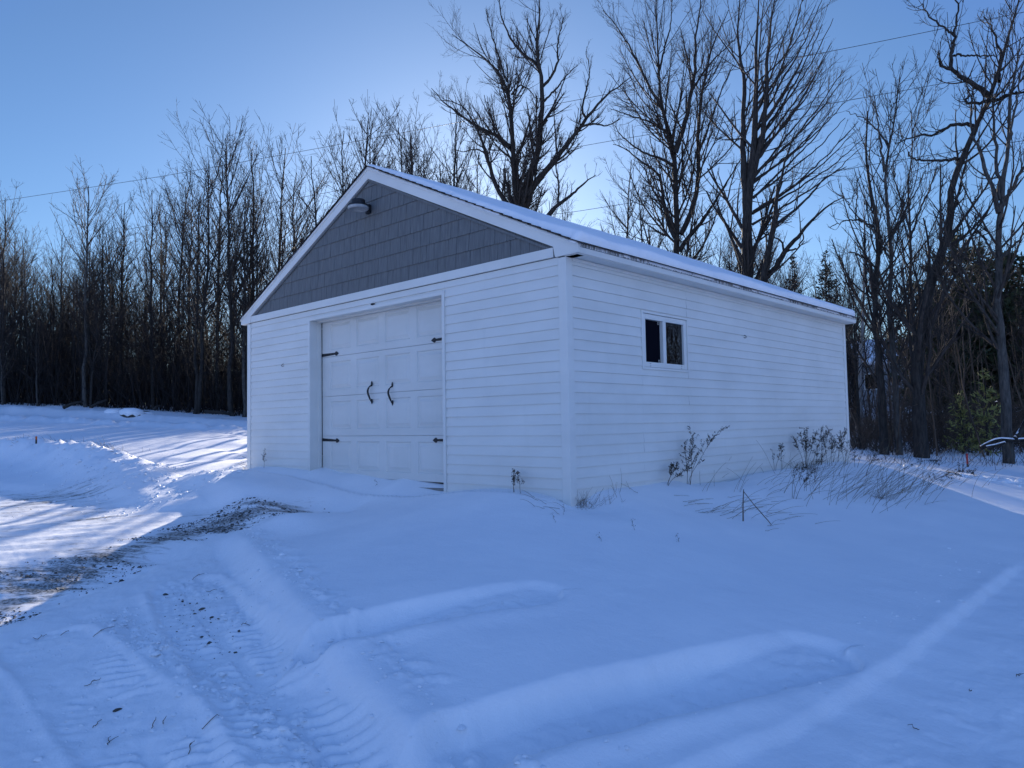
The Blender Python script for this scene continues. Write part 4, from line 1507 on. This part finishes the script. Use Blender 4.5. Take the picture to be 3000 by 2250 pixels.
# ---- house glimpsed through the trees at the right
hp = spot(1885, 52)
ho = props(empty('house', hp, math.radians(28)), 'pale house with snowy roof glimpsed through the trees', 'house')
MB().box(-5, 5, -3.5, 3.5, -.5, 2.7).build('wall', HOUSEW, ho)
mb = MB().prism([(-4.1, 2.55), (4.1, 2.55), (4.1, 2.75), (0, 4.6), (-4.1, 2.75)], 'x', -5.4, 5.4)
rf = mb.build('roof', ROOFSNOW, ho, bevel=.05)
MB().box(1.2, 1.8, -.3, .3, 4.0, 5.3).build('chimney', STONE, rf)
for xw in (-3.2, -.6, 2.6):
    wo = MB().box(xw - .5, xw + .5, -3.56, -3.49, .9, 2.0).build('window', TRIM, ho)
    MB().box(xw - .42, xw + .42, -3.575, -3.561, .98, 1.92).build('pane', GLASS, wo)

# ---- power lines strung over the woods
for pts, lab in [([(41, 583, 52), (468, 518, 49), (936, 434, 46), (1597, 311, 42), (1846, 263, 40), (2509, 136, 37), (2753, 86, 35)], 'uppermost power line sagging across the sky above the garage'),
                 ([(700, 612, 50), (1334, 495, 46), (1597, 447, 44), (1846, 403, 42), (2095, 363, 41), (2577, 278, 38), (2726, 251, 37)], 'middle power line passing behind the big trees'),
                 ([(1300, 650, 46), (1642, 627, 42), (1869, 591, 40), (2088, 564, 39), (2260, 540, 38), (2545, 483, 36), (3000, 412, 33)], 'lowest power line just above the garage roof')]:
    P = [at(*p) for p in pts]
    P = [P[0] + (P[0] - P[1]) * .6] + P + [P[-1] + (P[-1] - P[-2]) * 1.2]
    Q = resample(P, 40)
    props(MB().tube(Q, .014, 5).build('power_line', WIRE, smooth=True), lab, 'cable')


# ---- small things at the edge of the woods
def blob(c, r, sq=(1, 1, .7), seed=0, sub=2, amp=.22):
    bm = bmesh.new()
    bmesh.ops.create_icosphere(bm, subdivisions=sub, radius=1)
    rs_ = np.random.default_rng(seed)
    k = rs_.normal(size=(6, 3)) * 1.3
    ph = rs_.uniform(0, 6, 6)
    for v_ in bm.verts:
        co = np.array(v_.co)
        f = 1 + amp * sum(math.sin(k[i] @ co * 1.5 + ph[i]) for i in range(6)) / 3
        v_.co = Vector(co * f * r * np.array(sq))
    me = bpy.data.meshes.new('blob')
    bm.to_mesh(me)
    bm.free()
    me.polygons.foreach_set('use_smooth', np.ones(len(me.polygons), dtype=bool))
    return me


def at_name(o, name):
    o.name = name
    o.data.name = name
    return o


for i, (px, py, dep, r, lab) in enumerate([(327, 1203, 39, .42, 'rounded boulder under snow, first of two at the foot of the woods'), (381, 1205, 38.5, .52, 'largest snow capped boulder at the foot of the woods'), (432, 1198, 39.5, .36, 'small snow capped boulder beside the largest one')]):
    q = at(px, py, dep)
    g = G(q[0], q[1])
    e = props(empty('boulder', (q[0], q[1], g - .2)), lab, 'boulder')
    o = bpy.data.objects.new('stone', blob(None, r, (1.35, 1, .75), i, 2, .34))
    o.data.materials.append(STONE)
    link(o, e).location = (0, 0, r * .12)
    o = bpy.data.objects.new('snow_cap', blob(None, r * .98, (1.45, 1.1, .55), i, 2, .34))
    o.data.materials.append(ROOFSNOW)
    link(o, e).location = (0, 0, r * .30)


def log_thing(pts, r, lab, name='fallen_branch', cap=True):
    P = [np.array(p, float) for p in pts]
    e = props(empty(name, tuple(P[0])), lab, 'branch')
    o0 = P[0]
    Q = resample([p - o0 for p in P], 12)
    rr_ = np.linspace(r, r * .55, 12)
    MB().tube(Q, rr_, 8).build('bark', BARK, e, smooth=True)
    if cap:
        MB().tube(Q + np.array([0, 0, r * .55]), rr_ * .72, 8).build('snow_cap', ROOFSNOW, e, smooth=True)
    return e


def gat(px, py, dz=0.):
    p = gp(px, py)
    p[2] += dz
    return p


def dat(px, py, dep):
    return at(px, py, dep)


log_thing([dat(2875, 1313, 15.5), dat(2893, 1302, 15.4), dat(2928, 1286, 15.3), dat(2968, 1292, 15.2), dat(3010, 1288, 15.1), dat(3060, 1290, 15)], .05, 'snow topped fallen branch lying before the tree at the right edge')
log_thing([dat(2890, 1312, 15.2), dat(2920, 1305, 15.1), dat(2945, 1297, 15.0)], .04, 'shorter snow topped branch just below the longer fallen one')
log_thing([dat(2975, 1285, 15.0), dat(2990, 1265, 15.0), dat(3005, 1235, 14.9), dat(3025, 1190, 14.8)], .055, 'leaning snow dusted branch at the right edge of the photo')
for (a_, b_2, d_, r_, lab) in [((186, 1194), (243, 1176), 39, .10, 'dark fallen log at the foot of the woods, left of the boulders'), ((268, 1192), (312, 1172), 39.5, .09, 'fallen log leaning up beside the first boulder'), ((450, 1200), (470, 1188), 39, .08, 'short fallen log right of the boulders'),
                              ((600, 1206), (690, 1216), 39, .11, 'long fallen log in the brush beside the garage wall')]:
    log_thing([dat(*a_, d_), dat((a_[0] + b_2[0]) / 2, (a_[1] + b_2[1]) / 2 - 3, d_), dat(*b_2, d_ + .4)], r_, lab, 'fallen_log', False)


def stake(p, h, r, lab, paint, frac=.3):
    e = props(empty('marker_stake', tuple(p)), lab, 'stake')
    MB().box(-r, r, -r, r, -.15, h * (1 - frac)).build('post', WOODG, e, bevel=.002)
    MB().box(-r * 1.04, r * 1.04, -r * 1.04, r * 1.04, h * (1 - frac), h).build('painted_top', paint, e, bevel=.002)


p_ = gat(106, 1300)
stake(p_, .17, .016, 'short marker stake with orange top on the left snow bank', ORANGE, .45)
p_ = spot(2828 / 1.3562, 14.6)
stake(p_, .26, .014, 'short red marker stake in front of the right woods', REDP, .75)

# brush and saplings in the woods behind the garage
rg = np.random.default_rng(33)
xy = field_xy(rg, 2600, 760, 1850, 27, 52)
P1, R1 = stems(rg, xy, (rg.gamma(5, .55, len(xy)) + .8) * np.where((xy - CAM[:2]) @ CR[:2] / ((xy - CAM[:2]) @ CF[:2]) < -.04, .5, 1), rg.uniform(.008, .02, len(xy)), .18)
b1 = sprout(rg, P1, R1, 1.7, .15, .98, .36, (38, 12), 4, .05, .12, .6, .007, .3, 1.5)
xy = field_xy(rg, 420, 1090, 1850, 30, 50)
P2, R2 = stems(rg, xy, rg.uniform(4.5, 8, len(xy)), rg.uniform(.02, .04, len(xy)), .08, 8, .05)
b2 = sprout(rg, P2, R2, 1.5, .25, .98, .3, (36, 12), 5, .08, .1, .5, .010, .5, 2.)
b3 = sprout(rg, *b2, 2.0, .2, .98, .5, (36, 14), 4, .04, .14, .7, .007, .2, .9)
v, f = tubes([(P1, R1, 3), (*b1, 3), (P2, R2, 4), (*b2, 3), (*b3, 3)])
props(big('sapling_thicket', v, f, BRUSHM), 'thicket of saplings and brush behind the garage', 'undergrowth', kind='stuff')
for q_ in [o_ for o_ in COL.objects if o_.name.startswith('pine_tree')][:2]:
    for x_, y_ in ((17, 27),):
        t_ = copy_tree(q_)
        t_.location = (x_, y_, G(x_, y_) - .2)
        props(t_, 'dark pine of the woods that the side window mirrors', group='pines mirrored in the window')
for k in range(14):          # the woods the window mirrors
    place_wood(int(rw.integers(6)), rw.uniform(5, 17), rw.uniform(15, 27), rw.uniform(.6, .9), rw.uniform(0, 6), LT3, LG3, BARKG)


# ------------------------------------------------------------------ dry weeds, grass, twigs, stones
def seeds_mesh(rg, pts, size):
    N = len(pts)
    a_ = nrm(rg.normal(size=(N, 3))) * size * rg.uniform(.5, 1.3, (N, 1))
    b_ = nrm(rg.normal(size=(N, 3))) * size * rg.uniform(.3, .8, (N, 1))
    c_ = nrm(rg.normal(size=(N, 3))) * size * rg.uniform(.3, .8, (N, 1))
    Vv = np.stack([pts - a_ - b_ * .3, pts + b_, pts + a_, pts - b_ + c_ * .6, pts + c_, pts - c_], 1).reshape(-1, 3)
    q = np.array([[0, 1, 4], [1, 2, 4], [2, 3, 4], [3, 0, 4], [1, 0, 5], [2, 1, 5], [3, 2, 5], [0, 3, 5]])
    Ff = (np.arange(N)[:, None, None] * 6 + q[None]).reshape(-1, 3)
    return Vv, Ff


def weed(seed, base, tips, h, label, nb=9, sd=1., r=.0028, name='dry_weed', droop=0., mat=DRYSTEM, group=None):
    """tips: list of (dx, dy) leans of its stems, h their height"""
    rg = np.random.default_rng(seed)
    e = props(empty(name, tuple(base)), label, 'weed', group)
    polys = []
    for dx, dy in tips:
        hh = h * rg.uniform(.8, 1.05)
        st = rg.normal(size=2) * .02
        polys.append([np.array([st[0] + dx * t ** 1.2, st[1] + dy * t ** 1.2, hh * (t - droop * t ** 4) - .04 * (t == 0)]) + rg.normal(size=3) * .008 * (t > 0) for t in np.linspace(0, 1, 7)])
    P0, R0 = stack(polys, 9, [r] * len(polys), [r * .45] * len(polys))
    a1 = sprout(rg, P0, R0, nb / h, .38, 1., .30, (42, 12), 5, .06, .14, .7, r * .45, .03, h * .34, tipbias=.5)
    v_, f_ = tubes([(P0, R0, 4), (a1[0], a1[1], 3)])
    big('stem', v_, f_, mat, e)
    if sd > 0:
        pts = []
        for Pq, dn in ((a1[0], 150 * sd), (P0[:, 4:], 90 * sd)):
            L = np.linalg.norm(np.diff(Pq, axis=1), axis=2).sum(1)
            c = np.maximum(1, (L * dn).astype(int))
            i = np.repeat(np.arange(len(Pq)), c)
            f = rg.random(len(i)) ** .7 * (Pq.shape[1] - 1.001)
            i0 = f.astype(int)
            fr = (f - i0)[:, None]
            pts.append(Pq[i, i0] * (1 - fr) + Pq[i, i0 + 1] * fr + rg.normal(size=(len(i), 3)) * .007)
        v_, f_ = seeds_mesh(rg, np.concatenate(pts), .0085 if h > .16 else .0045)
        big('seed_heads', v_, f_, DRYSEED, e, smooth=False)  # dry seed clusters along the side branches and upper stems
    return e


def gd_(x, y, dz=0):
    return gp(x * 1.3562, y * 1.3562) + np.array([0, 0, dz])


def hgt(b, y, yt):
    """world height of something whose foot is at b and which spans y..yt on the photo"""
    dep = float((b - CAM) @ CF)
    return (y - yt) * 1.3562 / F_PX * dep


def wallpt(xd, front):
    """foot of a plant on the snow close to a wall"""
    px = xd * 1.3562
    d = ray(px, 1250)
    t = (-.10 - CAM[1]) / d[1] if front else (.12 - CAM[0]) / d[0]
    p = CAM + d * t
    return np.array([p[0], p[1], G(p[0], p[1])])


LEAN = np.array([.73, .68])
R2_ = lambda k: tuple(LEAN * k)
for sd, b, y, yt, tips, lab, nb, sdn in [
    (60, wallpt(567, True), 1008, 962, [(.03, .0)], 'small dry weed standing alone in front of the left front wall', 12, .7),
    (61, wallpt(1110, True), 1046, 992, [(-.02, 0), (.02, 0)], 'taller of two small dry weeds in front of the wall right of the door', 12, .8),
    (62, wallpt(1131, True), 1055, 1008, [(-.06, 0)], 'shorter of two small dry weeds in front of the wall right of the door', 8, 1.0),
    (63, wallpt(1482, False), 1046, 934, [(.03, .05), (.10, .2), (-.03, .02), (.05, .1), (.22, .35)], 'tall dry weed standing under the window, against the side wall', 9, 1.0),
    (64, wallpt(1440, False), 1052, 1012, [(.02, .2), (-.02, .1), (.1, .3)], 'low dry weed against the side wall beside the tall one', 8, 1.2),
    (65, wallpt(1667, False), 1000, 943, [(.0, -.05), (.02, .12)], 'thin dry weed at the side wall, first of a close pair', 8, .9),
    (66, wallpt(1686, False), 1003, 955, [(.0, .03)], 'shorter dry weed at the side wall, second of a close pair', 9, 1.1),
    (67, gd_(1742, 1012), 1012, 926, [(-.05, -.05), (.05, .0), (.1, .1), (-.1, -.1), (.0, .1), (.15, .15), (-.02, .02)], 'bushiest dry weed, near the rear end of the side wall', 10, 1.1),
    (68, gd_(1772, 1004), 1004, 922, [(.0, .0), (.1, .1), (.02, .1)], 'dry weed standing just right of the bushiest one', 9, 1.0),
    (69, gd_(1806, 998), 998, 930, [(.05, .05), (.12, .1), (.0, -.05), (.1, .2)], 'dry weed in front of the rear corner post', 9, 1.1),
    (70, gd_(1713, 1078), 1078, 1004, [(.04, .04), (.16, .16), (.1, .1)], 'dry weed in the open snow ahead of the bushiest one', 7, .8),
    (71, gd_(1868, 1028), 1028, 950, [(.16, .16), (.22, .2)], 'dry weed leaning right on the mound past the rear corner', 8, .8),
    (75, gd_(1728, 1006), 1006, 944, [(.0, .02), (.06, .05), (-.05, -.02)], 'upright dry weed just left of the bushiest one', 10, .9),
    (76, gd_(1790, 1006), 1006, 948, [(.02, .0), (-.04, -.02), (.08, .1)], 'upright dry weed between the bushiest one and the rear corner post', 10, .9),
    (77, gd_(1758, 1040), 1040, 975, [(.04, .04), (.1, .08)], 'dry weed standing out in the snow below the bushiest one', 9, .8),
    (78, gd_(1826, 1004), 1004, 952, [(.03, .0), (.09, .09), (-.03, .0)], 'dry weed rising right beside the rear corner post', 10, .9),
    (72, gd_(1850, 1010), 1010, 968, [(.1, .1), (.0, .0)], 'low dry weed behind the leaning one past the rear corner', 9, .8),
]:
    weed(sd, b, tips, hgt(b, y, yt), lab, nb, sdn)
b = gd_(1985, 1066)
weed(73, b, [R2_(.50), R2_(.72)], .42, 'bent over dry weed with heavy seed heads at the right edge of the mound', 10, .9, droop=.45)
b = gd_(1905, 1052)
weed(74, b, [R2_(.62)], .45, 'bent over dry weed left of the heavy headed one', 7, .8, droop=.3)
# the dead forked stick and small sprigs
b = gd_(1605, 1126)
e = props(empty('forked_stick', tuple(b)), 'dark forked stick poking from the snow in front of the side wall', 'stick')
hh = hgt(b, 1126, 1058)
MB().tube([(0, 0, -.05), (.005, 0, hh * .5), (.012, .01, hh)], [.007, .006, .004], 5).build('upright', DRYSTEM, e)
MB().tube([(.012, .01, hh * .93), (.09, .06, hh * .5), (.19, .13, .0), (.21, .14, -.03)], [.0035, .004, .0045, .004], 5).build('broken_top', DRYSTEM, e)
for k, (x, y, yt) in enumerate([(1375, 1146, 1124), (1295, 1168, 1152), (1212, 1112, 1090), (1470, 1172, 1160), (1210, 1128, 1112), (1290, 1096, 1080), (840, 1030, 1016), (1240, 1085, 1068)]):
    b = gd_(x, y) if x != 840 else np.array([-2.95, -.05, G(-2.95, -.05)])
    weed(80 + k, b, [(random.uniform(-.03, .03), random.uniform(-.03, .03))], max(.06, hgt(b, y, yt)), 'tiny dry sprig poking through the smooth snow before the garage', 5, .4, r=.0015, name='dry_sprig', group='tiny sprigs in the smooth snow')
rg = np.random.default_rng(34)


def blades(rg, N, ctr, spread, hmin, hmax, lean, curl, r=.0022):
    """thin grass stems, one array"""
    xy_ = ctr[None, :2] + rg.normal(size=(N, 2)) * spread
    z = ground_h(xy_[:, 0], xy_[:, 1]) - .03
    n = 7
    P = np.zeros((N, n, 3))
    P[:, 0] = np.column_stack([xy_, z])
    hgt_ = rg.uniform(hmin, hmax, N)
    d = nrm(np.column_stack([lean[0] + rg.normal(0, .36, N), lean[1] + rg.normal(0, .36, N), np.full(N, .75)]))
    for k in range(1, n):
        d = nrm(d + np.array([lean[0], lean[1], 0]) * curl + np.array([0, 0, -.06 * k * curl]) + rg.normal(size=(N, 3)) * .05)
        P[:, k] = P[:, k - 1] + d * (hgt_ / (n - 1))[:, None]
    P[:, :, 2] = np.maximum(P[:, :, 2], ground_h(P[:, :, 0].ravel(), P[:, :, 1].ravel()).reshape(N, n) + .004 * (np.arange(n)[None] > 0) - .03 * (np.arange(n)[None] == 0))
    return P, np.full((N, n), r) * np.linspace(1, .5, n)[None]


lv = []
for x, y, N, spr, h0, h1, ln, cu in [(1760, 1070, 26, .28, .25, .7, .35, .18), (1830, 1066, 34, .30, .3, .85, .55, .2), (1900, 1075, 40, .25, .2, .8, .5, .22), (1935, 1060, 30, .2, .3, .8, .35, .12), (1985, 1050, 22, .3, .3, .8, .5, .2),
                                     (2060, 1040, 10, .4, .3, .9, .6, .15), (1560, 1105, 22, .22, .15, .45, .8, .3), (1640, 1100, 18, .25, .15, .4, .9, .3), (1500, 1090, 9, .2, .1, .3, .7, .3), (1350, 1066, 9, .12, .1, .28, -.1, .2),
                                     (1700, 1060, 14, .25, .2, .5, .6, .3), (1195, 1095, 8, .15, .1, .25, -.3, .4), (1560, 1050, 12, .3, .15, .5, .2, .2), (538, 1012, 8, .08, .15, .35, -.4, .4), (1800, 1030, 26, .4, .2, .6, .4, .2), (1620, 1020, 10, .3, .2, .7, .1, .1)]:
    c = gd_(x, y)
    lv.append((*blades(rg, N, c, spr, h0, h1, tuple(LEAN * ln), cu), 3))
v, f = tubes(lv)
props(big('dry_grass', v, f, STRAW), 'thin dry grass stems leaning over the snow beside the garage', 'grass', kind='stuff')
lv = []
for c, N, spr in [(np.array([.08, .08, 0]), 60, .045), (np.array([.14, .30, 0]), 26, .07), (gd_(1742, 1014), 110, .10), (gd_(1905, 1078), 40, .05), (gd_(1755, 1004), 50, .1)]:
    lv.append((*blades(rg, N, c, spr, .06, .20, (.05, .10), .25, .0013), 3))
v, f = tubes(lv)
props(big('grass_clumps', v, f, DRYSTEM), 'matted dark grass clumps at the foot of the side wall', 'grass', kind='stuff')
# weeds on the far field at the left
lv = []
for px, py, dep, N in [(60, 1268, 21, 60), (120, 1262, 21, 70), (190, 1272, 20, 60), (250, 1275, 20, 60), (285, 1280, 19, 40), (20, 1290, 19, 40), (340, 1282, 19, 14)]:
    c = at(px, py, dep)
    lv.append((*blades(rg, N, c, .35, .12, .42, (-.2, -.2), .35, .004), 3))
v, f = tubes(lv)
props(big('field_weeds', v, f, STRAW), 'low dry weeds in the snowy field behind the plow bank', 'grass', kind='stuff')
# brush stubs along the lane at the right
lv = []
for px in range(2560, 3060, 22):
    c = at(px, 1320, 15.5 + random.uniform(-.8, .8))
    lv.append((*blades(rg, 7, c, .35, .15, .6, (.05, .05), .1, .004), 3))
v, f = tubes(lv)
props(big('lane_weeds', v, f, REDBRUSH), 'short brown stems along the foot of the right woods', 'grass', kind='stuff')

# gravel on the drive
rg = np.random.default_rng(35)


def pebbles(name, xy_, size, mat, label, cat, sink=.35, flat=.6):
    N = len(xy_)
    z = ground_h(xy_[:, 0], xy_[:, 1])
    oc = np.array([[1, 0, 0], [.5, .87, 0], [-.5, .87, 0], [-1, 0, 0], [-.5, -.87, 0], [.5, -.87, 0], [.5, .2, .8], [-.4, .4, .8], [-.1, -.6, .75]])
    an = rg.uniform(0, 6.28, N)
    sc_ = size[:, None, None] * np.array([1, .75, flat])[None, None] * rg.uniform(.7, 1.3, (N, 9, 1))
    P = oc[None] * sc_
    X = P[..., 0] * np.cos(an)[:, None] - P[..., 1] * np.sin(an)[:, None]
    Y = P[..., 0] * np.sin(an)[:, None] + P[..., 1] * np.cos(an)[:, None]
    Vv = np.stack([X + xy_[:, :1], Y + xy_[:, 1:2], P[..., 2] + z[:, None] - (sink * size * flat)[:, None] * .3], -1).reshape(-1, 3)
    q = np.array([[0, 1, 6], [1, 7, 6], [1, 2, 7], [2, 3, 7], [3, 8, 7], [3, 4, 8], [4, 5, 8], [5, 6, 8], [5, 0, 6], [6, 7, 8]])
    Ff = (np.arange(N)[:, None, None] * 9 + q[None]).reshape(-1, 3)
    return props(big(name, Vv, Ff, mat, smooth=False), label, cat, kind='stuff')


def scatter_poly(N, poly, dens_fn):
    lo, hi = poly.min(0), poly.max(0)
    p = rg.uniform(lo, hi, (N, 2))
    k = inpoly(p[:, 0], p[:, 1], poly) & (rg.random(N) < dens_fn(p[:, 0], p[:, 1]))
    return p[k]


dn = lambda x, y: np.clip(fbm((.79 * x + .62 * y) * .7, (.79 * y - .62 * x) * 3.4, 3) * 2.2 + .10, .01, 1)
xy = scatter_poly(15000, P_DIRTA, dn)
pebbles('gravel', xy, rg.gamma(1.6, .0032, len(xy)) + .0035, STONE, 'dark gravel showing through the plowed drive', 'gravel')
xy = np.vstack([scatter_poly(1100, P_DIRTC, lambda x, y: np.full(x.shape, .25)), scatter_poly(4000, P_DIRTB, lambda x, y: dn(x, y) * .5)])
pebbles('grit', xy, rg.gamma(1.6, .0018, len(xy)) + .002, STONE, 'fine grit on the plowed snow', 'gravel')
# loose snow clumps thrown up along the plowed edges
pts = []
for line, off, spr, N, sz in [(L_BERM, -.11, .06, 240, .008), (L_BERM, .35, .2, 60, .006), (L_RID2, -.13, .08, 520, .009), (L_TR1, .0, .22, 160, .006), (L_TR2, 0, .3, 220, .007), (L_BANK, 0, .5, 900, .019), (L_BANK, .75, .18, 200, .014), (L_RC, .15, .12, 90, .006), (L_GB, 0, .08, 90, .004), (L_GA, 0, .07, 40, .004), (L_ROADR, 1.2, .3, 260, .03)]:
    i = rg.integers(0, len(line) - 1, N)
    sl_ = np.linalg.norm(np.diff(line, axis=0), axis=1)
    i = rg.choice(len(line) - 1, N, p=sl_ / sl_.sum())
    t = rg.random(N)[:, None]
    dv = nrm(line[i + 1] - line[i])
    nv = np.column_stack([dv[:, 1], -dv[:, 0]])
    p = line[i] * (1 - t) + line[i + 1] * t + nv * (off + rg.normal(0, spr, N))[:, None]
    pts.append(np.column_stack([p, rg.gamma(2.0, .5, N) * sz + .003]))
pts = np.concatenate(pts)
o = pebbles('snow_clumps', pts[:, :2], pts[:, 2], ROOFSNOW, 'loose snow clumps along the plowed edges', 'snow', flat=.6)
o.data.polygons.foreach_set('use_smooth', np.ones(len(o.data.polygons), dtype=bool))
# single stones and twigs lying on the packed snow
for k, (px, py, r_) in enumerate([(485, 1743, .040), (592, 1786, .035), (535, 1765, .024), (344, 2083, .032), (620, 1810, .024), (640, 1815, .016), (590, 1868, .018), (556, 1770, .018)]):
    p_ = gp(px, py)
    o = bpy.data.objects.new('stone', blob(None, r_ * .5, (1.3, .85, .55), 90 + k, 2, .3))
    o.data.name = 'stone'
    o.data.materials.append(STONE)
    link(o)
    o.location = (p_[0], p_[1], p_[2] + r_ * .08)
    o.rotation_euler = (0, 0, k * 1.3)
    if k == 0:
        props(o, 'largest dark stone on the plowed snow, farthest up the tractor track', 'stone', 'dark stones on the plowed snow')
    else:
        props(o, 'small dark stone lying on the packed snow of the tractor tracks', 'stone', 'dark stones on the plowed snow')
for k, (px, py, L, az) in enumerate([(575, 1695, .26, .9), (620, 1735, .2, -.2), (120, 1870, .16, .3), (190, 1860, .12, 1.2), (295, 1852, .16, .8), (285, 2125, .12, 1.4), (318, 2180, .18, 2.0), (614, 2125, .16, .4), (272, 2005, .18, .9), (480, 2120, .12, 1.8), (720, 1832, .12, .6), (448, 2130, .14, 1.8), (555, 2200, .10, 1.9), (2680, 2140, .10, 2.2), (2985, 1985, .10, .4), (2845, 2030, .06, 1.5)]):
    p_ = gp(px, py)
    ca, sa = math.cos(az + .75), math.sin(az + .75)
    q = []
    for t in np.linspace(-.5, .5, 7):
        x_, y_ = p_[0] + ca * L * t * .5 + random.uniform(-.006, .006), p_[1] + sa * L * t * .5 + random.uniform(-.006, .006)
        q.append((x_ - p_[0], y_ - p_[1], G(x_, y_) - p_[2] + .006 + random.uniform(0, .01)))
    mb = MB().tube(q, [.0015, .002, .002, .002, .0018, .0015, .001], 5)
    if k % 2 == 0:
        a_ = np.array(q[3])
        mb.tube([a_, a_ + [L * .12 * sa, -L * .12 * ca, .012], a_ + [L * .25 * sa, -L * .2 * ca, .018]], [.0016, .0013, .001], 4)
    o = mb.build('twig', DRYSTEM)
    o.location = p_
    props(o, 'short dark broken twig lying on the trodden snow', 'twig', 'twigs lying on the snow')
